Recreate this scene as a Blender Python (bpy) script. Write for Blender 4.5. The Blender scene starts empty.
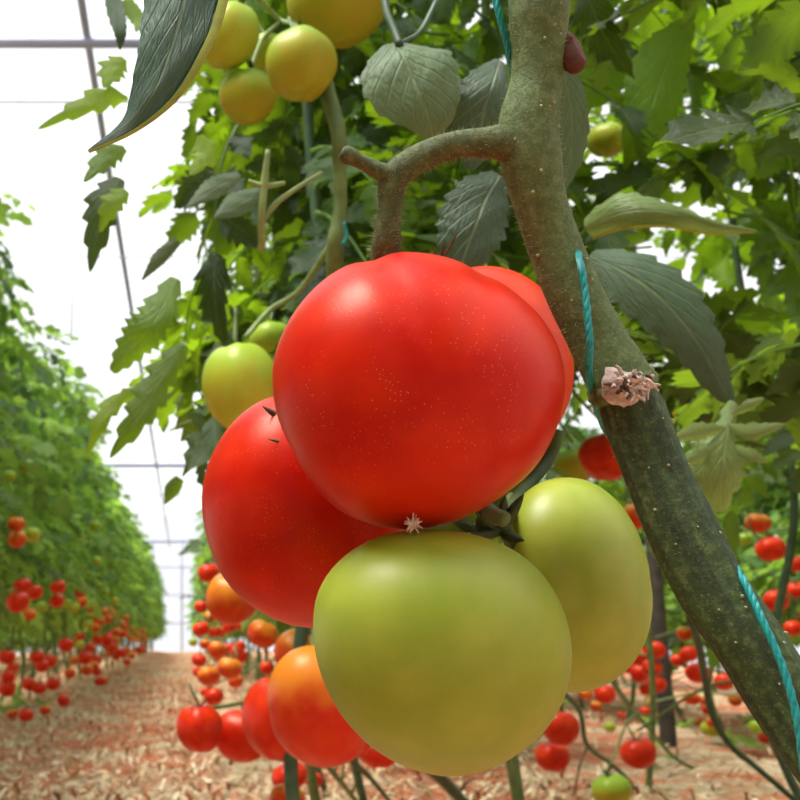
import bpy, math, random
import numpy as np
from mathutils import Vector, Matrix

random.seed(7)
rng = np.random.default_rng(7)
sc = bpy.context.scene
col = sc.collection

# ---------------------------------------------------------------- camera
CAM = np.array([0.0, 0.0, 0.36])
F = 1150.0             # focal length in pixels
K = F / 800
PITCH = math.atan(240 / F)
PPX = 185.0          # the photograph is an off-centre crop: the lens axis meets it at this column
cam_data = bpy.data.cameras.new('camera')
cam_data.sensor_width = 36
cam_data.lens = 36 * K
cam_data.clip_start = 0.01
cam_data.clip_end = 300
cam = bpy.data.objects.new('camera', cam_data)
cam.location = CAM
cam.rotation_euler = (math.radians(90) + PITCH, 0, 0)
cam_data.shift_x = (400 - PPX) / 800
col.objects.link(cam)
sc.camera = cam
cam_data.dof.use_dof = True
cam_data.dof.focus_distance = 0.275 * K
cam_data.dof.aperture_fstop = 30

R = np.array(cam.rotation_euler.to_matrix())
RIGHT, UP, BACK = R[:, 0], R[:, 1], R[:, 2]
FWD = -BACK


def at(px, py, d):
    """the point of the place seen at a pixel of the photograph, d * K metres deep"""
    return CAM + FWD * d * K + RIGHT * (px - PPX) / 800 * d - UP * (py - 400) / 800 * d


def proj(P):
    Q = np.atleast_2d(P) - CAM
    d = Q @ FWD
    ds = np.where(d > 1e-3, d, 1e-3)
    ds = ds / K
    return PPX + 800 * (Q @ RIGHT) / ds, 400 - 800 * (Q @ UP) / ds, d / K


def depth_on(px, py, axis, val):
    """depth at which the ray through a pixel meets the plane axis = val"""
    k = at(px, py, 1.0) - CAM
    return (val - CAM[axis]) / k[axis]


# ---------------------------------------------------------------- sky, sun, exposure
w = bpy.data.worlds.new('sky')
sc.world = w
w.use_nodes = True
nt = w.node_tree
bg = nt.nodes['Background']
tcw = nt.nodes.new('ShaderNodeTexCoord')
sepw = nt.nodes.new('ShaderNodeSeparateXYZ')
rw = nt.nodes.new('ShaderNodeValToRGB')
rw.color_ramp.elements[0].position = 0.0
rw.color_ramp.elements[0].color = (0.26, 0.28, 0.30, 1)
rw.color_ramp.elements[1].position = 0.42
rw.color_ramp.elements[1].color = (0.74, 0.77, 0.80, 1)
e_ = rw.color_ramp.elements.new(0.95)
e_.color = (1.0, 1.0, 1.0, 1)
nt.links.new(tcw.outputs['Generated'], sepw.inputs[0])
# overcast sky: brightest overhead, dimmer low down behind the camera
mw = nt.nodes.new('ShaderNodeMath')
mw.operation = 'MULTIPLY_ADD'
mw.inputs[1].default_value = 0.45
nt.links.new(sepw.outputs['Y'], mw.inputs[0])
nt.links.new(sepw.outputs['Z'], mw.inputs[2])
nt.links.new(mw.outputs[0], rw.inputs[0])
nt.links.new(rw.outputs[0], bg.inputs[0])
bg.inputs[1].default_value = 1.45

sl = bpy.data.lights.new('sun', 'SUN')
sl.energy = 7.6
sl.angle = math.radians(30)
sl.color = (1.0, 0.97, 0.92)
so = bpy.data.objects.new('sun', sl)
so.rotation_euler = Vector((0.38, 0.10, -0.91)).to_track_quat('-Z', 'Y').to_euler()
so.location = (0, 0, 12)
col.objects.link(so)

sc.view_settings.view_transform = 'Standard'
sc.view_settings.look = 'None'
sc.view_settings.gamma = 1
sc.view_settings.exposure = -0.05


# ---------------------------------------------------------------- materials
def new_mat(name):
    m = bpy.data.materials.new(name)
    m.use_nodes = True
    return m, m.node_tree, m.node_tree.nodes['Principled BSDF']


def node(nt, kind, **kw):
    n = nt.nodes.new(kind)
    for k, v in kw.items():
        if k in n.inputs:
            n.inputs[k].default_value = v
        else:
            setattr(n, k, v)
    return n


def ramp(nt, fac, stops):
    r = nt.nodes.new('ShaderNodeValToRGB')
    e = r.color_ramp.elements
    while len(e) > 1:
        e.remove(e[-1])
    e[0].position = stops[0][0]
    e[0].color = (*stops[0][1], 1)
    for p, c in stops[1:]:
        q = e.new(p)
        q.color = (*c, 1)
    nt.links.new(fac, r.inputs[0])
    return r


def plain(name, color, rough=0.6, metal=0.0, noise=0.0, scale=40, bump=0.0):
    m, nt, b = new_mat(name)
    b.inputs['Base Color'].default_value = (*color, 1)
    b.inputs['Roughness'].default_value = rough
    b.inputs['Metallic'].default_value = metal
    if noise:
        tc = node(nt, 'ShaderNodeTexCoord')
        n = node(nt, 'ShaderNodeTexNoise', Scale=scale, Detail=4.0)
        nt.links.new(tc.outputs['Object'], n.inputs['Vector'])
        lo = tuple(c * (1 - noise) for c in color)
        hi = tuple(min(1, c * (1 + noise)) for c in color)
        r = ramp(nt, n.outputs['Fac'], [(0.3, lo), (0.7, hi)])
        nt.links.new(r.outputs[0], b.inputs['Base Color'])
        if bump:
            bp = node(nt, 'ShaderNodeBump', Strength=bump, Distance=0.002)
            nt.links.new(n.outputs['Fac'], bp.inputs['Height'])
            nt.links.new(bp.outputs[0], b.inputs['Normal'])
    return m


def tomato_mat(name, c1, c2, c3=None, rough=0.36, speck=0.0, speck_col=(1, .55, .3), coat=0.0, warm=(1, .75, .55), spec=.45):
    """c1 / c2 mottled skin, c3 the shoulder colour near the stalk (local +Z)"""
    m, nt, b = new_mat(name)
    tc = node(nt, 'ShaderNodeTexCoord')
    n = node(nt, 'ShaderNodeTexNoise', Scale=1.7, Detail=3.0)
    nt.links.new(tc.outputs['Object'], n.inputs['Vector'])
    r = ramp(nt, n.outputs['Fac'], [(0.35, c1), (0.68, c2)])
    out = r.outputs[0]
    if c3 is not None:
        sep = node(nt, 'ShaderNodeSeparateXYZ')
        nt.links.new(tc.outputs['Object'], sep.inputs[0])
        ad = node(nt, 'ShaderNodeMath', operation='MULTIPLY_ADD')
        nt.links.new(n.outputs['Fac'], ad.inputs[0])
        ad.inputs[1].default_value = 0.9
        nt.links.new(sep.outputs['Z'], ad.inputs[2])
        f = ramp(nt, ad.outputs[0], [(0.35, (0, 0, 0)), (1.6, (1, 1, 1))])
        mx = node(nt, 'ShaderNodeMix', data_type='RGBA')
        nt.links.new(f.outputs[0], mx.inputs[0])
        nt.links.new(out, mx.inputs[6])
        mx.inputs[7].default_value = (*c3, 1)
        out = mx.outputs[2]
    if speck:
        v = node(nt, 'ShaderNodeTexVoronoi', Scale=34.0)
        nt.links.new(tc.outputs['Object'], v.inputs['Vector'])
        f = ramp(nt, v.outputs['Distance'], [(0.05, (speck,) * 3), (0.17, (0, 0, 0))])
        n2 = node(nt, 'ShaderNodeTexNoise', Scale=3.0)
        nt.links.new(tc.outputs['Object'], n2.inputs['Vector'])
        f2 = ramp(nt, n2.outputs['Fac'], [(0.42, (0, 0, 0)), (0.6, (1, 1, 1))])
        mu = node(nt, 'ShaderNodeMath', operation='MULTIPLY')
        nt.links.new(f.outputs[0], mu.inputs[0])
        nt.links.new(f2.outputs[0], mu.inputs[1])
        mx = node(nt, 'ShaderNodeMix', data_type='RGBA')
        nt.links.new(mu.outputs[0], mx.inputs[0])
        nt.links.new(out, mx.inputs[6])
        mx.inputs[7].default_value = (*speck_col, 1)
        out = mx.outputs[2]
    nt.links.new(out, b.inputs['Base Color'])
    b.inputs['Roughness'].default_value = rough
    b.inputs['Specular IOR Level'].default_value = spec
    b.inputs['Specular Tint'].default_value = (*warm, 1)
    b.inputs['Coat Weight'].default_value = coat
    b.inputs['Coat Roughness'].default_value = 0.3
    nb = node(nt, 'ShaderNodeTexNoise', Scale=60.0, Detail=2.0)
    nt.links.new(tc.outputs['Object'], nb.inputs['Vector'])
    bp = node(nt, 'ShaderNodeBump', Strength=0.025, Distance=0.02)
    nt.links.new(nb.outputs['Fac'], bp.inputs['Height'])
    nt.links.new(bp.outputs[0], b.inputs['Normal'])
    return m


RED = tomato_mat('ripe_red_skin', (.56, .005, .001), (.74, .022, .001), speck=.5, spec=.32)
RED2 = tomato_mat('deep_red_skin', (.68, .014, .002), (.84, .045, .005))
ORANGE = tomato_mat('orange_red_skin', (.70, .045, .006), (.78, .10, .010), (.80, .26, .02))
TURN = tomato_mat('turning_skin', (.72, .02, .005), (.80, .06, .008), (.82, .24, .02))
GREEN = tomato_mat('unripe_green_skin', (.29, .375, .018), (.40, .465, .042), speck=.25, speck_col=(.7, .75, .3), rough=.44, spec=.6, warm=(1, 1, 1))
GREEN2 = tomato_mat('pale_green_skin', (.30, .44, .03), (.40, .52, .05), (.30, .48, .04), rough=.40)
GREEN3 = tomato_mat('blushing_green_skin', (.44, .38, .025), (.38, .43, .03), (.26, .42, .03), rough=.42)
YELLOW = tomato_mat('yellow_green_skin', (.50, .47, .03), (.50, .58, .06), (.38, .54, .05))
MATS = dict(r=RED2, R=RED, o=ORANGE, t=TURN, g=GREEN2, G=GREEN, b=GREEN3, y=YELLOW)


def leaf_mat(name, stops, back, trans_col, trans=0.42, rough=0.5):
    m, nt, b = new_mat(name)
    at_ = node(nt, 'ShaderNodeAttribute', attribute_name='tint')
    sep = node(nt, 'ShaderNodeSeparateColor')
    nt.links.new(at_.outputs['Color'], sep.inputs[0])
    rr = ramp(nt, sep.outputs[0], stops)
    # veins from the leaf's own coordinates: u across, v along
    uv = node(nt, 'ShaderNodeUVMap')
    s2 = node(nt, 'ShaderNodeSeparateXYZ')
    nt.links.new(uv.outputs[0], s2.inputs[0])

    def ma(op, a, b_=None, c=None):
        x = node(nt, 'ShaderNodeMath', operation=op)
        for i, v in enumerate((a, b_, c)):
            if v is None:
                continue
            if isinstance(v, (int, float)):
                x.inputs[i].default_value = v
            else:
                nt.links.new(v, x.inputs[i])
        return x.outputs[0]
    au = ma('ABSOLUTE', s2.outputs[0])
    ph = ma('MULTIPLY_ADD', au, -0.42, s2.outputs[1])
    fr = ma('ABSOLUTE', ma('SUBTRACT', ma('FRACT', ma('MULTIPLY', ph, 7.0)), 0.5))
    vein = ramp(nt, fr, [(0.0, (1, 1, 1)), (0.10, (0, 0, 0))])
    mid = ramp(nt, au, [(0.02, (1, 1, 1)), (0.07, (0, 0, 0))])
    vv = ma('MAXIMUM', vein.outputs[0], mid.outputs[0])
    nz = node(nt, 'ShaderNodeTexNoise', Scale=14.0, Detail=4.0)
    nt.links.new(uv.outputs[0], nz.inputs['Vector'])
    mxv = node(nt, 'ShaderNodeMix', data_type='RGBA', blend_type='MIX')
    nt.links.new(ma('MULTIPLY', vv, 0.28), mxv.inputs[0])
    nt.links.new(rr.outputs[0], mxv.inputs[6])
    mxv.inputs[7].default_value = (.36, .46, .20, 1)
    # mottling
    mo = node(nt, 'ShaderNodeMix', data_type='RGBA', blend_type='MULTIPLY')
    mo.inputs[0].default_value = 0.6
    nt.links.new(mxv.outputs[2], mo.inputs[6])
    mr = ramp(nt, nz.outputs['Fac'], [(0.3, (.65, .70, .65)), (0.7, (1.2, 1.15, 1.1))])
    nt.links.new(mr.outputs[0], mo.inputs[7])
    # the underside of a tomato leaf is paler and greyer
    geo = node(nt, 'ShaderNodeNewGeometry')
    bk = node(nt, 'ShaderNodeMix', data_type='RGBA')
    nt.links.new(ma('MULTIPLY', geo.outputs['Backfacing'], 0.62), bk.inputs[0])
    nt.links.new(mo.outputs[2], bk.inputs[6])
    bk.inputs[7].default_value = (*back, 1)
    nt.links.new(bk.outputs[2], b.inputs['Base Color'])
    b.inputs['Roughness'].default_value = rough
    b.inputs['Specular IOR Level'].default_value = 0.55
    bp = node(nt, 'ShaderNodeBump', Strength=0.55, Distance=0.004)
    hh = ma('MULTIPLY_ADD', nz.outputs['Fac'], 0.7, ma('MULTIPLY', vv, -0.8))
    nt.links.new(hh, bp.inputs['Height'])
    nt.links.new(bp.outputs[0], b.inputs['Normal'])
    tr = node(nt, 'ShaderNodeBsdfTranslucent')
    tm = node(nt, 'ShaderNodeMix', data_type='RGBA')
    nt.links.new(sep.outputs[0], tm.inputs[0])
    tm.inputs[6].default_value = (*[c * .25 for c in trans_col], 1)
    tm.inputs[7].default_value = (*trans_col, 1)
    nt.links.new(tm.outputs[2], tr.inputs[0])
    ms = node(nt, 'ShaderNodeMixShader')
    ms.inputs[0].default_value = trans
    nt.links.new(b.outputs[0], ms.inputs[1])
    nt.links.new(tr.outputs[0], ms.inputs[2])
    nt.links.new(ms.outputs[0], nt.nodes['Material Output'].inputs['Surface'])
    return m


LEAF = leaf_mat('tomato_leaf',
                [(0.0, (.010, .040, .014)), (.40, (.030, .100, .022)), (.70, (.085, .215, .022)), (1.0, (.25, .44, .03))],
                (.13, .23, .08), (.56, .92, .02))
LEAF_FAR = leaf_mat('tomato_leaf_in_rows',
                    [(0.0, (.03, .10, .025)), (.5, (.11, .28, .04)), (1.0, (.36, .58, .09))],
                    (.22, .38, .13), (.55, .90, .10), trans=.48)
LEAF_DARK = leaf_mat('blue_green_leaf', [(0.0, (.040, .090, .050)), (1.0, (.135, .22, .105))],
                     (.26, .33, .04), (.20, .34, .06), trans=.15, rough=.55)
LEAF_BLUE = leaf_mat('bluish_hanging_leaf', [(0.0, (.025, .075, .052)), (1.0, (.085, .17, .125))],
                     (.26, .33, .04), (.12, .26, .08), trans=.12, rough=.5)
LEAF_RIM = plain('yellow_green_leaf_underside', (.30, .34, .04), .55, noise=.25, scale=120)
LEAF_PALE = leaf_mat('pale_green_leaf', [(0.0, (.14, .25, .06)), (1.0, (.28, .40, .12))],
                     (.26, .36, .14), (.42, .58, .10), trans=.3)


def bark(name, a, b_, spk, ridges=False, scale=1.0):
    m, nt, b = new_mat(name)
    tc = node(nt, 'ShaderNodeTexCoord')
    n = node(nt, 'ShaderNodeTexNoise', Scale=260.0 * scale, Detail=6.0, Roughness=.75)
    nt.links.new(tc.outputs['Object'], n.inputs['Vector'])
    r = ramp(nt, n.outputs['Fac'], [(0.36, tuple(c * .72 for c in a)), (0.5, a), (0.64, b_)])
    v = node(nt, 'ShaderNodeTexVoronoi', Scale=420.0 * scale)
    nt.links.new(tc.outputs['Object'], v.inputs['Vector'])
    f = ramp(nt, v.outputs['Distance'], [(0.08, (.45,) * 3), (0.28, (0, 0, 0))])
    mx = node(nt, 'ShaderNodeMix', data_type='RGBA')
    nt.links.new(f.outputs[0], mx.inputs[0])
    nt.links.new(r.outputs[0], mx.inputs[6])
    mx.inputs[7].default_value = (*spk, 1)
    out = mx.outputs[2]
    h = n.outputs['Fac']
    if ridges:
        uv = node(nt, 'ShaderNodeUVMap')
        wv = node(nt, 'ShaderNodeMapping')
        wv.inputs['Scale'].default_value = (9, .7, 1)
        nt.links.new(uv.outputs[0], wv.inputs[0])
        n3 = node(nt, 'ShaderNodeTexNoise', Scale=1.6, Detail=2.0)
        nt.links.new(wv.outputs[0], n3.inputs['Vector'])
        r3 = ramp(nt, n3.outputs['Fac'], [(0.38, (.45, .45, .45)), (0.62, (1.35, 1.35, 1.3))])
        m2 = node(nt, 'ShaderNodeMix', data_type='RGBA', blend_type='MULTIPLY')
        m2.inputs[0].default_value = .8
        nt.links.new(out, m2.inputs[6])
        nt.links.new(r3.outputs[0], m2.inputs[7])
        out = m2.outputs[2]
    nt.links.new(out, b.inputs['Base Color'])
    b.inputs['Roughness'].default_value = .62
    bp = node(nt, 'ShaderNodeBump', Strength=0.8, Distance=0.0012)
    nt.links.new(h, bp.inputs['Height'])
    nt.links.new(bp.outputs[0], b.inputs['Normal'])
    return m


BARK = bark('olive_stem_skin', (.105, .160, .044), (.175, .240, .082), (.24, .30, .13))
BARK_LOW = bark('shaded_dark_green_stem_skin', (.042, .080, .022), (.105, .165, .050), (.20, .26, .11), ridges=True)  # darker green skin; shade of its dark side and ridges is in the tone
BARK_BR = bark('brownish_stalk_skin', (.080, .105, .026), (.140, .180, .052), (.20, .19, .08))
STEM = plain('vine_stem_green', (.14, .20, .055), .6, noise=.35, scale=60)
STEM_DARK = plain('vine_stem_dark_green', (.05, .10, .045), .55, noise=.35, scale=60)
STEM_PALE = plain('pale_truss_green', (.25, .34, .12), .6, noise=.25, scale=60)
STEM_BROWN = plain('dry_brown_stem', (.16, .11, .06), .8, noise=.4, scale=50)
SEPAL = plain('sepal_green', (.05, .09, .025), .6, noise=.4, scale=90)
SEPAL_DRY = plain('dry_sepal_brown', (.10, .075, .03), .7, noise=.5, scale=300)
HAIR = plain('pale_stem_hair', (.34, .36, .20), .6)
SCAR = plain('pale_cut_wood', (.62, .50, .46), .85, noise=.5, scale=240, bump=.6)
SCAR_D = plain('dark_cut_wood', (.10, .05, .03), .9, noise=.5, scale=240)
BUD = plain('reddish_brown_bud', (.12, .035, .02), .7, noise=.5, scale=200)
BLOOM = plain('dried_flower', (.70, .50, .42), .8, noise=.3, scale=400)
TWINE = plain('turquoise_twine', (.01, .30, .31), .42, noise=.3, scale=500)
PIPE = plain('galvanised_pipe', (.40, .41, .56), .5, 0, noise=.08, scale=3)
WIRE = plain('grey_wire', (.42, .44, .50), .6)


# ---------------------------------------------------------------- geometry helpers
class MB:
    def __init__(s):
        s.v, s.f, s.mi, s.uv, s.tint, s.n = [], [], [], [], [], 0

    def add(s, verts, quads, mi=0, uv=None, tint=None):
        verts = np.asarray(verts, float)
        k = len(verts)
        s.v.append(verts)
        q = np.asarray(quads, np.int64) + s.n
        s.f.append(q)
        s.mi.append(np.full(len(q), mi))
        s.uv.append(np.zeros((k, 2)) if uv is None else np.asarray(uv, float))
        s.tint.append(np.full(k, .5) if tint is None else np.broadcast_to(np.asarray(tint, float), (k,)))
        s.n += k

    def mesh(s, name, mats, smooth=True):
        V = np.concatenate(s.v)
        F = np.concatenate(s.f)
        me = bpy.data.meshes.new(name)
        me.vertices.add(len(V))
        me.vertices.foreach_set('co', V.ravel())
        me.loops.add(F.size)
        me.loops.foreach_set('vertex_index', F.ravel().astype(np.int32))
        me.polygons.add(len(F))
        me.polygons.foreach_set('loop_start', np.arange(0, F.size, 4, dtype=np.int32))
        me.polygons.foreach_set('loop_total', np.full(len(F), 4, dtype=np.int32))
        for m in (mats if isinstance(mats, (list, tuple)) else [mats]):
            me.materials.append(m)
        me.polygons.foreach_set('material_index', np.concatenate(s.mi).astype(np.int32))
        me.polygons.foreach_set('use_smooth', np.full(len(F), smooth))
        uvl = me.uv_layers.new(name='UVMap')
        uvl.data.foreach_set('uv', np.concatenate(s.uv)[F.ravel()].ravel())
        T = np.concatenate(s.tint)
        ca = me.color_attributes.new('tint', 'FLOAT_COLOR', 'POINT')
        C4 = np.ones((len(V), 4))
        C4[:, 0] = C4[:, 1] = C4[:, 2] = T
        ca.data.foreach_set('color', C4.ravel())
        me.update()
        me.validate()
        return me

    def build(s, name, mats, parent=None, smooth=True):
        o = bpy.data.objects.new(name, s.mesh(name, mats, smooth))
        col.objects.link(o)
        if parent is not None:
            o.parent = parent
            bpy.context.view_layer.update() if False else None
            o.matrix_parent_inverse = parent_inv(parent)
        return o


def parent_inv(p):
    m = Matrix.Identity(4)
    while p is not None:
        m = (p.matrix_parent_inverse @ p.matrix_basis) @ m if False else m
        break
    # world matrix of the parent, parents are never more than two deep
    W = p.matrix_basis.copy()
    if p.parent is not None:
        W = p.parent.matrix_basis @ p.matrix_parent_inverse @ W
    return W.inverted()


def catmull(P, n):
    P = np.asarray(P, float)
    if len(P) < 3:
        t = np.linspace(0, 1, n)[:, None]
        return P[0] * (1 - t) + P[-1] * t
    Q = np.vstack([2 * P[0] - P[1], P, 2 * P[-1] - P[-2]])
    out = []
    ts = np.linspace(0, len(P) - 1, n)
    for t in ts:
        i = min(int(t), len(P) - 2)
        f = t - i
        a, b, c, d = Q[i], Q[i + 1], Q[i + 2], Q[i + 3]
        out.append(.5 * (2 * b + (c - a) * f + (2 * a - 5 * b + 4 * c - d) * f * f + (3 * b - a - 3 * c + d) * f ** 3))
    return np.array(out)


def tube(mb, pts, rad, sides=10, n=None, mi=0, cap=True, wob=0.0, ridge=0.0, tint=.5):
    pts = np.asarray(pts, float)
    rad = np.broadcast_to(np.asarray(rad, float), (len(pts),))
    if n:
        both = catmull(np.hstack([pts, rad[:, None]]), n)
        pts, rad = both[:, :3], both[:, 3]
    k = len(pts)
    T = np.gradient(pts, axis=0)
    T /= np.linalg.norm(T, axis=1)[:, None] + 1e-12
    ref = np.array([0.31, 0.2, 0.93])
    if abs(T[0] @ ref) > .9:
        ref = np.array([1., 0, 0])
    N = np.cross(T[0], ref)
    N /= np.linalg.norm(N)
    V, UV = [], []
    L = 0
    for i in range(k):
        N = N - T[i] * (N @ T[i])
        N /= np.linalg.norm(N)
        B = np.cross(T[i], N)
        if i:
            L += np.linalg.norm(pts[i] - pts[i - 1])
        a = np.linspace(0, 2 * math.pi, sides + 1)
        rr = rad[i] * (1 + ridge * np.cos(3 * a + .6) + .5 * ridge * np.cos(7 * a) +
                       (wob * (rng.random(sides + 1) - .5) if wob else 0))
        rr[-1] = rr[0]
        V.append(pts[i] + np.outer(np.cos(a) * rr, N) + np.outer(np.sin(a) * rr, B))
        UV.append(np.stack([a / (2 * math.pi), np.full(sides + 1, L / .1)], 1))
    V = np.concatenate(V)
    UV = np.concatenate(UV)
    s1 = sides + 1
    q = []
    for i in range(k - 1):
        for j in range(sides):
            q.append((i * s1 + j, i * s1 + j + 1, (i + 1) * s1 + j + 1, (i + 1) * s1 + j))
    if cap:
        V = np.vstack([V, pts[0], pts[-1]])
        UV = np.vstack([UV, [0, 0], [0, 0]])
        a0, a1 = len(V) - 2, len(V) - 1
        for j in range(0, sides, 2):
            q.append((a0, j + 2 if j + 2 <= sides else j + 1, j + 1, j))
            b = (k - 1) * s1
            q.append((a1, b + j, b + j + 1, b + (j + 2 if j + 2 <= sides else j + 1)))
    mb.add(V, q, mi, UV, tint)


def tag(o, label=None, cat=None, group=None, kind=None):
    if label:
        o['label'] = label
    if cat:
        o['category'] = cat
    if group:
        o['group'] = group
    if kind:
        o['kind'] = kind
    return o


def empty(name, loc):
    o = bpy.data.objects.new(name, None)
    o.location = loc
    o.empty_display_size = .05
    col.objects.link(o)
    return o


# ---------------------------------------------------------------- tomato meshes
def unit_tomato(seed, nu=40, nv=26, flat=.84, ribs=5, rib=.025):
    r = np.random.default_rng(seed)
    th = np.linspace(0, math.pi, nv)
    ph = np.linspace(0, 2 * math.pi, nu + 1)
    p1, p2 = r.random(2) * 6.28
    V, UV = [], []
    for t in th:
        rad = 1 - .16 * math.exp(-(t / .32) ** 2) - .05 * math.exp(-((math.pi - t) / .3) ** 2)
        k = math.sin(t) ** .5 if 0 < t < math.pi else 0
        rr = rad * (1 + rib * np.cos(ribs * ph + p1) * k + .03 * np.cos(2 * ph + p2) * k)
        st = math.sin(t) * (1 + .05 * math.cos(t))
        V.append(np.stack([rr * st * np.cos(ph), rr * st * np.sin(ph), rr * math.cos(t) * flat], 1))
        UV.append(np.stack([ph / 6.283, np.full(nu + 1, t / math.pi)], 1))
    s1 = nu + 1
    q = [(i * s1 + j, (i + 1) * s1 + j, (i + 1) * s1 + j + 1, i * s1 + j + 1) for i in range(nv - 1) for j in range(nu)]
    return np.concatenate(V), q, np.concatenate(UV)


def weld(me):
    import bmesh
    b = bmesh.new()
    b.from_mesh(me)
    bmesh.ops.remove_doubles(b, verts=b.verts, dist=1e-6)
    b.to_mesh(me)
    b.free()
    me.polygons.foreach_set('use_smooth', np.full(len(me.polygons), True))


SKIN = {}
for key, m in MATS.items():
    for lod, (nu, nv) in (('hi', (48, 32)), ('lo', (16, 11))):
        for vr in range(2):
            mb = MB()
            v, q, uv = unit_tomato(vr * 7 + ord(key), nu, nv, .84 + .05 * vr)
            mb.add(v, q, 0, uv)
            me = mb.mesh('tomato_skin', m)
            weld(me)
            SKIN[key, lod, vr] = me


def sepal_strip(mb, a, L, wd, lift, curl, z0, k=7):
    """one pointed sepal lying out from the top of a unit tomato"""
    t = np.linspace(0, 1, k)
    rad = .04 + L * t
    z = z0 + lift * t + curl * t * t
    ww = wd * np.sin(np.pi * np.clip(t * .9 + .1, 0, 1)) ** .8
    ww[-1] = .004
    c = np.stack([rad * math.cos(a), rad * math.sin(a), z], 1)
    s = np.array([-math.sin(a), math.cos(a), 0])
    V = np.concatenate([c - np.outer(ww, s), c + np.array([0, 0, -.02]), c + np.outer(ww, s)])
    q = []
    for i in range(k - 1):
        q += [(i, k + i, k + i + 1, i + 1), (k + i, 2 * k + i, 2 * k + i + 1, k + i + 1)]
    mb.add(V, q)


def calyx_mesh(seed):
    r = random.Random(seed)
    mb = MB()
    for i in range(5):
        sepal_strip(mb, i * 1.2566 + r.uniform(-.15, .15), r.uniform(.42, .6), .075, r.uniform(.0, .3), r.uniform(-.35, .3), .74)
    return mb.mesh('calyx', SEPAL)


def stalk_mesh(seed):
    r = random.Random(seed)
    mb = MB()
    x, y = r.uniform(-.3, .3), r.uniform(-.3, .3)
    tube(mb, [(0, 0, .62), (0, 0, .85), (x * .4, y * .4, 1.05), (x, y, 1.35), (x * 1.3, y * 1.3, 1.6)],
         [.07, .06, .075, .05, .05], 7, 9)
    return mb.mesh('stalk', STEM)


CALYX = [calyx_mesh(i) for i in range(3)]
STALK = [stalk_mesh(i) for i in range(3)]
TOMATO_LIST = []


def put_tomato(P, r, colr, label, group=None, parts=True, tilt=.35, lod=None, rot=None, sq=(1, 1, 1), name='tomato', vr=None):
    lod = lod or ('hi' if r * 800 * K / max(.1, (np.asarray(P) - CAM) @ FWD) > 13 else 'lo')
    rr = random.Random(int(abs(P[0]) * 1e5 + abs(P[1]) * 1e4))
    e = rot if rot is not None else (rr.uniform(-tilt, tilt), rr.uniform(-tilt, tilt), rr.uniform(0, 6.28))
    o = bpy.data.objects.new(name, SKIN[colr, lod, rr.randint(0, 1) if vr is None else vr])
    o.location = P
    o.rotation_euler = e
    o.scale = (r * sq[0], r * sq[1], r * sq[2])
    col.objects.link(o)
    tag(o, label, 'tomato', group)
    if parts:
        for nm, me in (('calyx', CALYX[rr.randint(0, 2)]), ('stalk', STALK[rr.randint(0, 2)])):
            c = bpy.data.objects.new(nm, me)
            c.parent = o
            col.objects.link(c)
    TOMATO_LIST.append((np.asarray(P, float), r))
    return o


def outline_tomato(outline, d, depth_r, mat, label, shift=0.0, ribs=None):
    """a big fruit whose cross-section across the line of sight follows the measured outline; full depth"""
    O = np.array(outline, float)
    c = (O.max(0) + O.min(0)) / 2
    rel = O - c
    ang = np.arctan2(-rel[:, 1], rel[:, 0])
    rad = np.hypot(rel[:, 0], rel[:, 1])
    o_ = np.argsort(ang)
    ang, rad = ang[o_], rad[o_]
    A = np.concatenate([ang - 2 * math.pi, ang, ang + 2 * math.pi])
    Rr = np.tile(rad, 3)
    nu, nv = 96, 56
    ph = np.linspace(0, 2 * math.pi, nu + 1) - math.pi
    fine = np.linspace(-math.pi, math.pi, 361)
    rf = np.interp(fine, A, Rr)
    ker = np.exp(-np.linspace(-2, 2, 21) ** 2)
    ker /= ker.sum()
    rf = np.convolve(np.tile(rf[:-1], 3), ker, 'same')[360:721]
    rho = np.interp(ph, fine, rf) * d / 800
    mean = rho.mean()
    rho = rho * math.sqrt(max(.5, 1 - (depth_r / d / K) ** 2))
    C = at(c[0], c[1], d)
    el = np.linspace(-math.pi / 2, math.pi / 2, nv)
    V, UV = [], []
    ce = C - CAM
    ce /= np.linalg.norm(ce)
    for e in el:
        # slightly full section: superellipse
        ca, sa = abs(math.cos(e)) ** .94, math.sin(e)
        mixr = rho * (.5 + .5 * ca) + mean * (.5 - .5 * ca)
        P = np.outer(mixr * ca * np.cos(ph), RIGHT) + np.outer(mixr * ca * np.sin(ph), UP) - ce * depth_r * sa
        if ribs:
            for (ax, wdt, dep) in ribs:
                s = np.abs((P @ ax) / mean)
                P = P * (1 - dep * np.exp(-(s / wdt) ** 2) * np.clip((P @ UP) / mean + .2, 0, 1.2))[:, None]
        V.append(P)
        UV.append(np.stack([ph, np.full(nu + 1, e)], 1))
    V = np.concatenate(V)
    s1 = nu + 1
    q = [(i * s1 + j, i * s1 + j + 1, (i + 1) * s1 + j + 1, (i + 1) * s1 + j) for i in range(nv - 1) for j in range(nu)]
    mb = MB()
    mb.add(V / mean, q, 0, np.concatenate(UV))
    me = mb.mesh('tomato_skin', mat)
    weld(me)
    o = bpy.data.objects.new('tomato', me)
    o.location = C
    o.scale = (mean,) * 3
    col.objects.link(o)
    tag(o, label, 'tomato')
    TOMATO_LIST.append((C, mean))
    return o, C, mean


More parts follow.
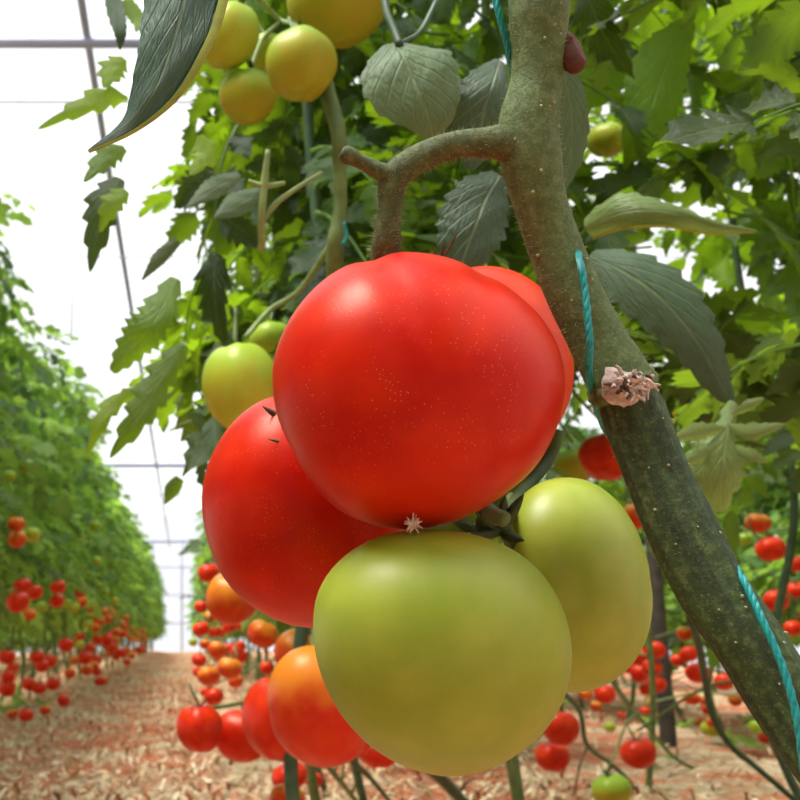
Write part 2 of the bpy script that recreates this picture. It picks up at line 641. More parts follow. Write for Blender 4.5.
# ---------------------------------------------------------------- leaves
def leaflet(seed, n=11, m=5, L=1.0, W=.30):
    r = np.random.default_rng(seed)
    t = np.linspace(0, 1, n)
    prof = np.sin(np.pi * t ** .72) ** .8 * (1 - .35 * t)
    lob = 1 + .26 * np.where(np.arange(n) % 2 == 0, -1, 1) * (1 - t * .6)
    wl = W * prof * lob * (1 + .12 * r.normal(size=n))
    wr = W * prof * lob * (1 + .12 * r.normal(size=n))
    wl[0] = wr[0] = .012
    wl[-1] = wr[-1] = .004
    us = np.linspace(-1, 1, m)
    V, UV = [], []
    fold = r.uniform(.05, .30)
    droop = r.uniform(.05, .45)
    roll = r.uniform(-.25, .25)
    wave = r.uniform(.02, .06)
    p0 = r.random() * 6
    for i in range(n):
        for u in us:
            ww = wl[i] if u < 0 else wr[i]
            x = u * ww
            y = t[i] + .10 * abs(u) * (1 if i % 2 else -.2) * prof[i]
            z = fold * abs(x) - droop * t[i] ** 2 + roll * x * t[i] * 2 + wave * math.sin(11 * t[i] + p0 + 2 * u) * abs(u)
            V.append((x, y, z))
            UV.append((u, t[i]))
    q = [(i * m + j, i * m + j + 1, (i + 1) * m + j + 1, (i + 1) * m + j) for i in range(n - 1) for j in range(m - 1)]
    return np.array(V) * L, np.array(q), np.array(UV)


LF_HI = [leaflet(i, 14, 5) for i in range(6)]
LF_LO = [leaflet(i + 20, 8, 3, W=.32) for i in range(5)]


def rotm(ax, a):
    return np.array(Matrix.Rotation(a, 3, ax))


def compound(seed, hi=True, L=.22):
    """one whole tomato leaf: rachis and 7-9 leaflets. verts, quads, uv, tint offset, rachis polyline"""
    r = np.random.default_rng(seed)
    LF = LF_HI if hi else LF_LO
    V, Q, UV, TT = [], [], [], []
    n = 0
    droop = r.uniform(.35, 1.3)
    bend = lambda s: np.array([0.0, s * (1 - .12 * s * droop), -.42 * droop * s * s]) * L
    sizes = [(.30, .27), (.30, .27), (.55, .38), (.55, .38), (.78, .36), (.78, .36), (1.0, .50)]
    if r.random() < .6:
        sizes += [(.43, .12), (.66, .13)]
    for k, (s, sz) in enumerate(sizes):
        v, q, uv = LF[r.integers(len(LF))]
        side = 0 if s == 1.0 else (1 if k % 2 else -1)
        sl_ = -.42 * droop * 2 * s
        M = rotm('Z', -side * r.uniform(.8, 1.35)) @ rotm('Y', r.uniform(-.5, .5)) @ rotm('X', r.uniform(-.55, .25))
        M = rotm('X', math.atan(sl_) * .8) @ M
        sc_ = sz * L * r.uniform(.85, 1.2)
        base = bend(s + (r.uniform(-.04, .04) if side else 0))
        off = M @ np.array([0, .10 * sc_, 0]) if side else 0
        V.append((v * sc_) @ M.T + base + off)
        Q.append(q + n)
        UV.append(uv)
        TT.append(np.full(len(v), r.normal() * .10))
        n += len(v)
    ra = np.array([bend(s) for s in np.linspace(0, 1, 6)])
    # rachis as a thin four-sided rod
    rr = .0022 * np.linspace(1.3, .6, 6) * L / .22
    for i in range(6):
        for dx, dz in ((-1, 0), (0, 1), (1, 0), (0, -1)):
            V.append((ra[i] + np.array([dx * rr[i], 0, dz * rr[i]]))[None])
    qq = [(n + i * 4 + j, n + i * 4 + (j + 1) % 4, n + i * 4 + 4 + (j + 1) % 4, n + i * 4 + 4 + j) for i in range(5) for j in range(4)]
    Q.append(np.array(qq))
    UV.append(np.tile([[0., .5]], (24, 1)))
    TT.append(np.full(24, .35))
    return np.concatenate(V), np.concatenate(Q), np.concatenate(UV), np.concatenate(TT)


CP_HI = [compound(i, True) for i in range(10)]
CP_LO = [compound(i + 50, False) for i in range(8)]


def foliage(mb, stem_pts, count, radius, z0, z1, hi, test=None, r=None, tint=(.45, .22, .35), size=(.8, 1.3), taper=.25, bounds=None):
    r = r or rng
    CP = CP_HI if hi else CP_LO
    sp = catmull(stem_pts, 60)
    made = 0
    tries = 0
    while made < count and tries < count * 14:
        tries += 1
        z = z0 + (z1 - z0) * r.random() ** (.9 if hi else 1.25)
        i = np.argmin(np.abs(sp[:, 2] - z))
        base = sp[i].copy()
        az = r.uniform(0, 2 * math.pi)
        f = (z - z0) / (z1 - z0)
        rad = radius * (1 - taper * f) * r.uniform(.0, .75)
        base = base + np.array([math.cos(az), math.sin(az), 0]) * rad
        base[2] = z + .05 * rad
        s = r.uniform(*size)
        M = rotm('Z', az - math.pi / 2 + r.uniform(-.7, .7)) @ rotm('X', r.uniform(-.85, .45)) @ rotm('Y', r.uniform(-.6, .6))
        v, q, uv, tt = CP[r.integers(len(CP))]
        W = (v * s) @ M.T + base
        if bounds is not None and (W[:, 0].min() < bounds):
            continue
        if test is not None and not test(W):
            continue
        tn = r.normal(tint[0] + .33, .14) if r.random() < tint[2] else r.normal(tint[0] - .12, tint[1])
        mb.add(W, q, 0, uv, np.clip(tt + tn, 0, 1))
        made += 1
    return made


# ================================================================ THE GREENHOUSE
def ground_mat():
    m, nt, b = new_mat('red_soil_with_straw')
    tc = node(nt, 'ShaderNodeTexCoord')
    n1 = node(nt, 'ShaderNodeTexNoise', Scale=2.2, Detail=5.0, Roughness=.65)
    n2 = node(nt, 'ShaderNodeTexNoise', Scale=26.0, Detail=6.0, Roughness=.7)
    for n in (n1, n2):
        nt.links.new(tc.outputs['Object'], n.inputs['Vector'])
    soil = ramp(nt, n2.outputs['Fac'], [(.30, (.30, .07, .025)), (.55, (.62, .19, .08)), (.75, (.80, .42, .26))])
    straw = ramp(nt, n2.outputs['Fac'], [(.32, (.26, .16, .08)), (.5, (.58, .42, .25)), (.7, (.80, .66, .46))])
    f = ramp(nt, n1.outputs['Fac'], [(.44, (0, 0, 0)), (.56, (1, 1, 1))])
    mx = node(nt, 'ShaderNodeMix', data_type='RGBA')
    nt.links.new(f.outputs[0], mx.inputs[0])
    nt.links.new(soil.outputs[0], mx.inputs[6])
    nt.links.new(straw.outputs[0], mx.inputs[7])
    nt.links.new(mx.outputs[2], b.inputs['Base Color'])
    b.inputs['Roughness'].default_value = .95
    bp = node(nt, 'ShaderNodeBump', Strength=.8, Distance=.03)
    nt.links.new(n2.outputs['Fac'], bp.inputs['Height'])
    nt.links.new(bp.outputs[0], b.inputs['Normal'])
    return m


Y0, Y1, X0, X1 = -3.0, 38.0, -4.2, 6.6
gx, gy = np.meshgrid(np.linspace(X0, X1, 110), np.linspace(Y0, Y1, 240), indexing='ij')
gz = .02 * np.sin(gx * 5.1 + 1.3 * np.sin(gy * 1.7)) * np.sin(gy * 3.3 + gx) + .012 * np.sin(gx * 13 + gy * 7) * np.sin(gy * 11)
gz += .03 * np.cos(np.clip(np.abs(gx + .3), 0, .6) / .6 * math.pi) * -.6
gz -= gz.mean()
Vg = np.stack([gx, gy, gz], -1).reshape(-1, 3)
ii = np.arange(110 * 240).reshape(110, 240)
Qg = np.stack([ii[:-1, :-1], ii[1:, :-1], ii[1:, 1:], ii[:-1, 1:]], -1).reshape(-1, 4)
mb = MB()
mb.add(Vg, Qg)
tag(mb.build('floor', ground_mat()), 'red soil ground strewn with straw', kind='structure')


def film_mat():
    m, nt, b = new_mat('white_greenhouse_film')
    tc = node(nt, 'ShaderNodeTexCoord')
    mp = node(nt, 'ShaderNodeMapping')
    mp.inputs['Scale'].default_value = (1, .15, 1)
    n = node(nt, 'ShaderNodeTexNoise', Scale=3.0, Detail=2.0)
    nt.links.new(tc.outputs['Object'], mp.inputs[0])
    nt.links.new(mp.outputs[0], n.inputs['Vector'])
    r = ramp(nt, n.outputs['Fac'], [(.4, (.94, .94, .95)), (.6, (.98, .98, .98))])
    t = node(nt, 'ShaderNodeBsdfTransparent')
    nt.links.new(r.outputs[0], t.inputs[0])
    d = node(nt, 'ShaderNodeBsdfTranslucent')
    d.inputs[0].default_value = (.9, .92, .95, 1)
    ms = node(nt, 'ShaderNodeMixShader')
    ms.inputs[0].default_value = .12
    nt.links.new(t.outputs[0], ms.inputs[1])
    nt.links.new(d.outputs[0], ms.inputs[2])
    nt.links.new(ms.outputs[0], nt.nodes['Material Output'].inputs['Surface'])
    return m


FILM = film_mat()


def roof_z(x):
    return 3.45 + 1.1 * math.cos((x - 1.2) / 5.4 * math.pi / 2)


xs = np.linspace(X0, X1, 25)
prof = np.array([[x, roof_z(x)] for x in xs])


def box(mb, c, s, mi=0):
    c = np.array(c, float)
    h = np.array(s, float) / 2
    V = np.array([[i, j, k] for i in (-1, 1) for j in (-1, 1) for k in (-1, 1)]) * h + c
    mb.add(V, [(0, 1, 3, 2), (4, 6, 7, 5), (0, 4, 5, 1), (2, 3, 7, 6), (0, 2, 6, 4), (1, 5, 7, 3)], mi)


mb = MB()
V = []
for y in (Y0, Y1):
    for x, z in prof:
        V.append((x, y, z))
k = len(prof)
mb.add(V, [(i, i + 1, k + i + 1, k + i) for i in range(k - 1)])
tag(mb.build('ceiling', FILM), 'arched roof of white translucent film', kind='structure')
for nm, y in (('wall_back', Y1), ('wall_front', Y0)):
    mb = MB()
    V = [(x, y, -.02) for x, z in prof] + [(x, y, z) for x, z in prof]
    mb.add(V, [(i, i + 1, k + i + 1, k + i) for i in range(k - 1)])
    tag(mb.build(nm, FILM), 'end wall of white translucent film', kind='structure')
for nm, x in (('wall_left', X0), ('wall_right', X1)):
    mb = MB()
    z = roof_z(x)
    mb.add([(x, Y0, -.02), (x, Y1, -.02), (x, Y1, z), (x, Y0, z)], [(0, 1, 2, 3)])
    tag(mb.build(nm, FILM), 'side wall of white translucent film', kind='structure')

BEAM_Z = 3.3


def straight(name, a, b, r, mat=PIPE, sides=10, label=None, kind='structure'):
    mb = MB()
    tube(mb, [a, b], [r, r], sides, 2)
    o = mb.build(name, mat)
    tag(o, label, kind=kind)
    return o


def y_at(px, py, z):
    d = depth_on(px, py, 2, z)
    return at(px, py, d)


n_tr = 1
for py in (43, 465, 541):
    y = y_at(140, py, BEAM_Z)[1]
    straight('trim_%d' % n_tr, (X0, y, BEAM_Z), (X1, y, BEAM_Z), {43: .028, 465: .042, 541: .05}[py], label='horizontal galvanised tie beam under the film roof')
    n_tr += 1
for py, z, r in ((102, 3.0, .006), (257, 3.0, .006), (495, 3.1, .012)):
    y = y_at(100, py, z)[1]
    straight('trim_%d' % n_tr, (X0, y, z), (X1, y, z), r, WIRE, 6, label='thin crosswise support wire under the roof')
    n_tr += 1
pa = y_at(84, 0, BEAM_Z + .03)
pb = y_at(133, 330, BEAM_Z + .03)
xm = (pa[0] + pb[0]) / 2
straight('trim_%d' % n_tr, (xm, Y0, BEAM_Z + .04), (xm, Y1, BEAM_Z + .04), .021, label='lengthwise galvanised pipe running above the path')
n_tr += 1
# short hanging wire
w0 = y_at(73, 256, 3.0)
straight('trim_%d' % n_tr, w0, (w0[0], w0[1], w0[2] - .62), .007, WIRE, 6, label='short wire hanging from the crosswise wire')
n_tr += 1
# end wall frame
for z in (.9, 1.8, 2.7):
    straight('trim_%d' % n_tr, (X0, Y1 - .05, z), (X1, Y1 - .05, z), .03, label='horizontal rail of the end wall')
    n_tr += 1
for x in (-3.1, -2.0, -1.05, -.1, 1.0, 2.2, 3.4, 4.6, 5.8):
    straight('trim_%d' % n_tr, (x, Y1 - .05, 0), (x, Y1 - .05, roof_z(x)), .03, label='upright post of the end wall')
    n_tr += 1

# ================================================================ HERO PLANT
hero = empty('tomato_plant', (.62, .12, 0))
tag(hero, 'tomato plant with thick slanting olive stem carrying the big fruit cluster', 'plant')
SD = .285
up_px = [(547, -330, 29, .36), (541, -180, 30, .32), (541, -60, 31, .29), (540, 0, 30, SD), (539, 40, 27, SD), (537, 80, 25, SD), (529, 120, 28.5, SD), (531, 155, 30, SD),
         (540, 200, 26, SD), (553, 240, 26, SD), (573, 290, 27, SD - .002), (598, 340, 28, SD - .004), (617, 374, 31, SD - .006), (624, 388, 32, SD - .006)]
mb = MB()
tube(mb, [at(a, b, d) for a, b, r, d in up_px], [r * d / 800 for a, b, r, d in up_px], 28, 90, wob=.012, ridge=.012)
stem = mb.build('stem', BARK, hero)
lo_px = [(622, 384, 26, SD - .006), (634, 415, 31, SD - .007), (655, 470, 31, SD - .01), (682, 530, 34, SD - .014), (712, 590, 34, SD - .018),
         (747, 640, 34, SD - .022), (785, 700, 35, SD - .025), (830, 765, 35, SD - .03), (880, 830, 35, SD - .03)]
P = [at(a, b, d) for a, b, r, d in lo_px]
Rr = [r * d / 800 for a, b, r, d in lo_px]
end = P[-1]
P += [end + np.array([.05, .0, -.08]), np.array([end[0] + .10, end[1], .08]), np.array([end[0] + .12, end[1], -.03])]
Rr += [.012, .012, .012]
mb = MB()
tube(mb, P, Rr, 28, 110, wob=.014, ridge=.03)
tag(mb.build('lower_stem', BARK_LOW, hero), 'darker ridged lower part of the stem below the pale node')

# node collar and cut scar
nodeP = at(624, 390, SD - .006)
axis = at(634, 415, SD) - at(612, 365, SD)
axis /= np.linalg.norm(axis)
mb = MB()
tube(mb, [nodeP - axis * .007, nodeP - axis * .003, nodeP, nodeP + axis * .003],
     [.0095, .0118, .0120, .0098], 28, 14, wob=.05)
tag(mb.build('stem_node', BARK, hero), 'swollen ring on the stem just above the cut scar')
mb = MB()
sc_c = at(631, 386, SD - .006 - .0105)
k, m = 28, 9
V = []
rs = np.random.default_rng(3)
edge = 1 + .22 * rs.normal(size=k) * .5
edge = (edge + np.roll(edge, 1)) / 2
for j in range(m):
    f = j / (m - 1)
    for i in range(k):
        a = i / k * 6.2832
        rr = f * edge[i]
        bumpy = rs.normal() * .0005
        V.append(sc_c + RIGHT * math.cos(a) * rr * 25 * .272 / 800 + UP * math.sin(a) * rr * 20 * .272 / 800
                 + BACK * (.0012 * math.cos(f * 4.5) - .006 * f ** 4 + bumpy))
q = [(j * k + i, j * k + (i + 1) % k, (j + 1) * k + (i + 1) % k, (j + 1) * k + i) for j in range(m - 1) for i in range(k)]
mb.add(V, q)
scar = mb.build('cut_scar', SCAR, hero)
tag(scar, 'pale pinkish crumbly scar where a side shoot was cut off')
mb = MB()
for i in range(44):
    a = rs.uniform(0, 6.28)
    r0 = rs.uniform(.2, 1.0)
    p0 = sc_c + RIGHT * math.cos(a) * r0 * .0066 + UP * math.sin(a) * r0 * .005 + BACK * .0005
    p1 = p0 + RIGHT * rs.normal() * .0022 + UP * rs.normal() * .0022 + BACK * rs.uniform(.0008, .002)
    tube(mb, [p0, (p0 + p1) / 2 + UP * .0006, p1], [.0007, .0007, .0003], 5, 5, mi=int(i % 5 == 0))
tag(mb.build('scar_fibres', [SCAR, SCAR_D], hero), 'ragged dry fibres on the cut scar', kind='stuff')

# brown bud on the right of the upper stem
mb = MB()
b0 = at(566, 50, SD)
b1 = at(573, 60, SD - .003)
b2 = at(579, 67, SD - .004)
tube(mb, [at(556, 42, SD), b0, b1, b2, at(582, 70, SD - .004)], [.0055, .0052, .0042, .0034, .0012], 14, 14, wob=.12)
tag(mb.build('side_bud', BUD, hero), 'reddish brown stub of a bud on the right side of the stem')

# fruit stalk
ph_px = [(520, 150, 19, SD), (502, 143, 18, SD - .001), (484, 143, 15, SD - .001), (455, 145, 13.5, SD - .001), (428, 154, 14, SD), (407, 166, 14.5, SD), (393, 180, 14.5, SD), (390, 205, 12.0, SD),
         (388, 228, 13, SD), (386, 250, 15, SD + .001), (386, 275, 15, SD + .006)]
mb = MB()
tube(mb, [at(a, b, d) for a, b, r, d in ph_px], [r * d / 800 for a, b, r, d in ph_px], 20, 60, wob=.05, ridge=.02)
tag(mb.build('fruit_stalk', BARK_BR, hero), 'hairy brownish stalk arching from the stem to the big red tomato')
mb = MB()
st_px = [(398, 180, 10, SD), (385, 174, 9.5, SD - .001), (370, 166, 8, SD - .001), (358, 160, 7.5, SD - .001), (350, 156, 9, SD - .001), (344, 153, 8.5, SD - .001), (341, 151, 5, SD - .001)]
tube(mb, [at(a, b, d) for a, b, r, d in st_px], [r * d / 800 for a, b, r, d in st_px], 14, 24, wob=.1)
tag(mb.build('stalk_stub', BARK_BR, hero), 'broken brown stub at the bend of the fruit stalk')
# truss continuing behind the cluster to every hero fruit
mb = MB()
tube(mb, [at(386, 262, SD + .004), at(392, 330, SD + .055), at(430, 440, SD + .04), at(480, 505, SD + .012), at(505, 520, SD + .004)],
     [.0045, .004, .0038, .0036, .003], 10, 30)
tube(mb, [at(431, 445, SD + .04), at(400, 470, SD + .03), at(360, 440, SD + .045), at(310, 420, SD + .048)], [.0035, .003, .003, .003], 8, 16)
tag(mb.build('fruit_branch', STEM, hero), 'green branch behind the fruit joining the cluster')


def hairs_along(pxs, count, lo, hi_, seed):
    rr_ = np.random.default_rng(seed)
    C = np.array([[*at(a, b, d), r * d / 800] for a, b, r, d in pxs])
    C = catmull(C, 200)
    mbh = MB()
    T = np.gradient(C[:, :3], axis=0)
    T /= np.linalg.norm(T, axis=1)[:, None]
    for _ in range(count):
        i = rr_.integers(len(C))
        c, r = C[i, :3], C[i, 3]
        v = rr_.normal(size=3)
        v -= T[i] * (v @ T[i])
        v /= np.linalg.norm(v)
        p0 = c + v * r * .96
        L = rr_.uniform(lo, hi_)
        dirn = v + T[i] * rr_.normal() * .15 + np.array([0, 0, .1])
        dirn /= np.linalg.norm(dirn)
        p1 = p0 + dirn * L
        s = np.cross(dirn, T[i])
        s /= np.linalg.norm(s)
        w_ = .00011
        a_ = T[i] * w_
        b_ = s * w_
        mbh.add([p0 + a_, p0 + b_, p0 - a_, p0 - b_, p1 + a_ * .3, p1 + b_ * .3, p1 - a_ * .3, p1 - b_ * .3],
                [(0, 1, 5, 4), (1, 2, 6, 5), (2, 3, 7, 6), (3, 0, 4, 7)])
    return mbh


mb = hairs_along(up_px[2:], 1500, .0008, .0022, 1)
tag(mb.build('stem_hair', HAIR, hero), 'fine pale hairs on the stem', kind='stuff')
mb = hairs_along(ph_px[1:], 700, .0010, .0026, 2)
tag(mb.build('stalk_hair', HAIR, hero), 'fine pale hairs on the fruit stalk', kind='stuff')
mb = hairs_along(lo_px, 900, .0005, .0013, 4)
tag(mb.build('lower_stem_hair', HAIR, hero), 'short hairs on the lower stem', kind='stuff')
mb = MB()
rs = np.random.default_rng(12)
CC = catmull(np.array([[*at(a, b, d), r * d / 800] for a, b, r, d in up_px[2:] + lo_px[1:]]), 300)
for _ in range(46):
    i = rs.integers(5, 280)
    a = rs.uniform(-1.2, 1.2)
    dirn = BACK * math.cos(a) + RIGHT * math.sin(a)
    tt = CC[i + 1, :3] - CC[i, :3]
    tt /= np.linalg.norm(tt)
    dirn = dirn - tt * (dirn @ tt)
    dirn /= np.linalg.norm(dirn)
    p = CC[i, :3] + dirn * CC[i, 3] * .97
    s_ = rs.uniform(.0003, .0007)
    tube(mb, [p, p + dirn * s_, p + dirn * s_ * 1.8 + tt * s_ * .4], [s_ * 1.1, s_, s_ * .3], 6, 5)
tag(mb.build('stem_warts', HAIR, hero), 'tiny pale warts on the stem skin', kind='stuff')

# twine wound round the stem
tw = MB()
tw_px = [(478, -330, .30), (484, -120, .29), (494, -15, .286), (500, 18, .285), (507, 45, .287), (513, 72, .291), (524, 110, .305), (548, 165, .313), (566, 205, .306),
         (574, 236, .288), (580, 262, .2755), (585, 290, .2725), (588, 320, .2705), (590, 345, .2700), (589, 372, .2725), (592, 392, .280), (606, 430, .293), (650, 500, .298),
         (700, 535, .285), (726, 556, .268), (742, 578, .2605), (753, 600, .2565), (763, 622, .2535), (778, 655, .2505), (790, 690, .2480), (799, 730, .2460), (806, 780, .245), (822, 850, .246)]
P = catmull([at(*p) for p in tw_px], 420)
Rt = np.full(200, .00085)
T = np.gradient(P, axis=0)
T /= np.linalg.norm(T, axis=1)[:, None]
n1 = np.cross(T, np.array([.2, .3, .9]))
n1 /= np.linalg.norm(n1, axis=1)[:, None]
n2 = np.cross(T, n1)
for s in range(3):
    ph_ = np.linspace(0, 150, 420) + s * 2.094
    tube(tw, P + (n1 * np.cos(ph_)[:, None] + n2 * np.sin(ph_)[:, None]) * .00050, .00085, 6, None)
o = tw.build('support_twine', TWINE)
tag(o, 'turquoise twine wound around the thick slanting stem in front', 'twine')

# ---------------------------------------------------------------- hero fruit
big_red = [(272.6, 389), (273, 362), (283, 332), (304, 299), (334, 272), (364, 258), (394, 252), (424, 253), (450, 258), (466, 264), (492, 277),
           (519, 296), (541, 317), (556, 341), (565, 371), (564, 401), (554, 435), (537, 465), (511, 489), (481, 509), (451, 523), (421, 529), (382, 527),
           (341, 512), (311, 482), (292, 449), (277, 415)]
left_red = [(266, 398), (240, 415), (217, 445), (205, 475), (202, 505), (205, 530), (210, 548), (219, 570), (238, 595), (261, 612), (290, 625), (322, 628),
            (360, 615), (392, 585), (408, 535), (405, 480), (385, 435), (350, 405), (305, 394)]
back_red = [(455, 272), (480, 266), (500, 267), (525, 276), (545, 291), (562, 318), (572, 352), (573, 385), (566, 410), (545, 440), (505, 458), (460, 455), (425, 425),
            (408, 380), (412, 320), (430, 288)]
front_green = [(405, 531), (440, 530), (475, 535), (506, 546), (538, 569), (559, 600), (569, 628), (572, 660), (563, 702), (545, 731), (517, 755), (482, 772), (450, 777),
               (415, 770), (380, 753), (352, 728), (330, 695), (317, 660), (313, 625), (317, 593), (331, 569), (352, 550), (377, 537)]
right_green = [(505, 535), (512, 508), (522, 495), (540, 482), (565, 477), (590, 481), (611, 495), (631, 520), (643, 548), (650, 580), (652, 612), (646, 640),
               (632, 665), (612, 682), (585, 692), (560, 692), (535, 680), (515, 650), (503, 600), (500, 565)]
t1, c1, m1 = outline_tomato(big_red, .274, .046, RED, 'largest glossy red tomato at the centre of the cluster, top of the heap',
                            ribs=[(RIGHT * .8 + UP * .3, .10, .03), (RIGHT * .9 - UP * .45, .10, .02)])
t2, c2, m2 = outline_tomato(left_red, .332, .043, RED, 'big red tomato half hidden behind the left of the largest one')
t3, c3, m3 = outline_tomato(back_red, .350, .038, RED2, 'dark red tomato peeping out between the largest tomato and the stem')
t4, c4, m4 = outline_tomato(front_green, .268, .043, GREEN, 'large unripe green tomato hanging in front at the bottom of the cluster')
t5, c5, m5 = outline_tomato(right_green, .322, .036, GREEN, 'unripe green oval tomato to the right behind the large green one')


def sepals_at(parent, base, dirs, L, wd, mat, name='calyx', bend=0.2):
    mbs = MB()
    for (dx, dy, dz, l) in dirs:
        d_ = RIGHT * dx + UP * dy + BACK * dz
        d_ /= np.linalg.norm(d_)
        s = np.cross(d_, BACK + .3 * UP)
        s /= np.linalg.norm(s)
        nn = np.cross(s, d_)
        k = 9
        t = np.linspace(0, 1, k)
        c = base + np.outer(t * L * l, d_) + np.outer(bend * L * t * t, nn)
        ww = wd * np.sin(np.pi * np.clip(.15 + .85 * t, 0, 1)) ** .8
        ww[-1] = .00005
        V = np.concatenate([c - np.outer(ww, s), c + nn * wd * .35, c + np.outer(ww, s), c - nn * wd * .1])
        q = []
        for i in range(k - 1):
            for a in range(4):
                b2 = (a + 1) % 4
                q.append((a * k + i, b2 * k + i, b2 * k + i + 1, a * k + i + 1))
        mbs.add(V, q)
    return mbs.build(name, mat, parent)


# blossom end tuft of the largest tomato
mb = MB()
rs = np.random.default_rng(8)
bp_ = at(413, 524, .2560)
for i in range(34):
    a, b2 = rs.uniform(0, 6.28), rs.uniform(-.6, 1)
    d_ = RIGHT * math.cos(a) + UP * math.sin(a) * .9 + BACK * b2
    d_ /= np.linalg.norm(d_)
    tube(mb, [bp_, bp_ + d_ * .0011, bp_ + d_ * rs.uniform(.0016, .0034) + UP * rs.normal() * .0004], [.0005, .00045, .0002], 5, 5)
tube(mb, [bp_, bp_ + UP * .003, bp_ + UP * .0045 + RIGHT * .0005, bp_ + UP * .0056 - RIGHT * .0006], [.0003, .00025, .00022, .0002], 5, 8)
tube(mb, [bp_ + BACK * -.004, bp_ + BACK * .001], [.0012, .0012], 8, 3)
tag(mb.build('blossom_remnant', BLOOM, t1), 'pale dried blossom tuft under the big red tomato')
# little brown sepal tips above the top of the big red tomato
sepals_at(t1, at(441, 262, .282), [(.55, 1, .1, 1.1), (.1, 1, .2, .7), (-.5, .7, 0, .6)], .011, .0006, SEPAL_DRY)
sepals_at(t2, at(286, 421, .3150), [(-1, .55, .1, 1.0), (-.3, 1, .2, .5)], .0115, .0014, SEPAL_DRY)
sepals_at(t2, at(284, 442, .3080), [(-1, .12, .1, .8)], .0085, .0006, SEPAL_DRY, name='dry_sepal')
sepals_at(t5, at(500, 532, .296), [(-1, -.05, .5, 1.2), (-.8, .55, .2, 1.0), (.5, .9, .1, 1.2), (.1, 1, 0, 1.0), (.6, -.3, .6, .8)], .014, .0022, SEPAL)
sepals_at(t4, at(478, 530, .300), [(-1, .3, .3, 1.1), (1, .25, .5, 1.1), (.3, .9, 0, .8)], .012, .0020, SEPAL)
mb = MB()
tube(mb, [at(512, 545, .31), at(505, 520, .305), at(520, 495, .325), at(548, 460, .335), at(560, 430, .335)], [.0028, .0028, .0026, .0026, .0024], 10, 24)
mb.build('stalk', SEPAL, t5)
mb = MB()
tube(mb, [at(470, 560, .29), at(478, 530, .305), at(500, 515, .315), at(512, 498, .325)], [.0028, .0028, .0026, .0026], 10, 20)
mb.build('stalk', STEM, t4)
mb = MB()
tube(mb, [at(300, 440, .318), at(320, 415, .33), at(340, 395, .34)], [.0028, .0028, .0026], 10, 12)
mb.build('stalk', STEM, t2)
mb = MB()
tube(mb, [at(470, 300, .350), at(450, 285, .35), at(425, 300, .345)], [.0028, .0028, .0026], 10, 12)
mb.build('stalk', STEM, t3)

# ================================================================ NEAR ROW
KEEP = [(228, 38, 36, .74), (301, 65, 40, .70), (248, 97, 31, .77), (337, 5, 52, .78), (240, 387, 44, .70), (268, 333, 14, .74),
        (605, 457, 28, 1.2), (757, 522, 12, 2.0), (771, 549, 15, 2.0), (776, 600, 13, 2.0), (636, 515, 14, 1.4), (607, 140, 17, 1.3), (668, 287, 12, 1.0),
        (420, 85, 50, .50), (338, 185, 10, .66), (338, 120, 14, .66), (263, 200, 12, .60), (720, 450, 45, .58), (665, 330, 42, .62), (640, 222, 30, .62), (710, 228, 26, .62)]
EDGE_Y = [-200, 0, 50, 90, 130, 160, 200, 240, 262, 290, 330, 350, 400, 425, 450, 480, 520, 640, 900]
EDGE_X = [150, 150, 140, 135, 130, 122, 128, 140, 152, 140, 122, 114, 118, 122, 168, 182, 196, 200, 203]


def near_ok(W):
    px, py, d = proj(W)
    if (d < .40).any():
        vis = (d < .40) & (px > -60) & (px < 860) & (py > -60) & (py < 860)
        if vis.any():
            return False
    vis = (px > -50) & (px < 850) & (py > -50) & (py < 850) & (d > 0)
    if not vis.any():
        return rng.random() < .25
    x, y, dd = px[vis], py[vis], d[vis]
    if (x < np.interp(y, EDGE_Y, EDGE_X)).any():
        return False
    if ((y > 545) & (x < 300)).any() or ((y > 600) & (x > 600)).any() or (y > 640).any():
        return False
    for kx, ky, kr, kd in KEEP:
        if ((np.hypot(x - kx, y - ky) < kr) & (dd < kd + .02)).any():
            return False
    return True


def vine_stem(x, y, z1, seed, r=.008, lean=.06):
    q = np.random.default_rng(seed)
    pts = [(x + q.uniform(-.05, .05), y + q.uniform(-.05, .05), -.02)]
    for zz in np.linspace(.25, z1, 6):
        pts.append((x + q.uniform(-lean, lean), y + q.uniform(-lean, lean), zz))
    return np.array(pts)


def stem_hits_keep(pts):
    C = catmull(pts, 40)
    px, py, d = proj(C)
    for kx, ky, kr, kd in KEEP[:6]:
        if ((np.hypot(px - kx, py - ky) < kr) & (d < kd)).any():
            return True
    return False


near_lab = [
    ('leafy tomato plant behind the big cluster, bearing the pale green fruit at top left', (.12, 1.21)),
    ('leafy tomato plant just left of the thick stem behind the heart-shaped leaf', (.35, 1.37)),
    ('leafy tomato plant right of the thick stem with the long drooping grey leaf', (.62, 0.95)),
    ('leafy tomato plant at the right edge, above the small red and orange fruit', (.98, 1.12)),
    ('leafy tomato plant rising behind the largest red tomato, second rank', (.30, 2.08)),
    ('leafy tomato plant along the left edge of the near row, beside the bright sky', (.20, 1.65)),
    ('leafy tomato plant deeper in the row behind the swollen stem scar', (.98, 1.94)),
    ('leafy tomato plant deep in the row near the right edge', (1.20, 1.87)),
    ('leafy tomato plant at the edge of the path further down the near row', (.30, 2.80)),
    ('leafy tomato plant with dark foliage deep behind the pale compound leaf', (1.08, 2.80)),
    ('leafy tomato plant in the top right corner of the near row', (1.25, 1.22)),
]
NEAR = []
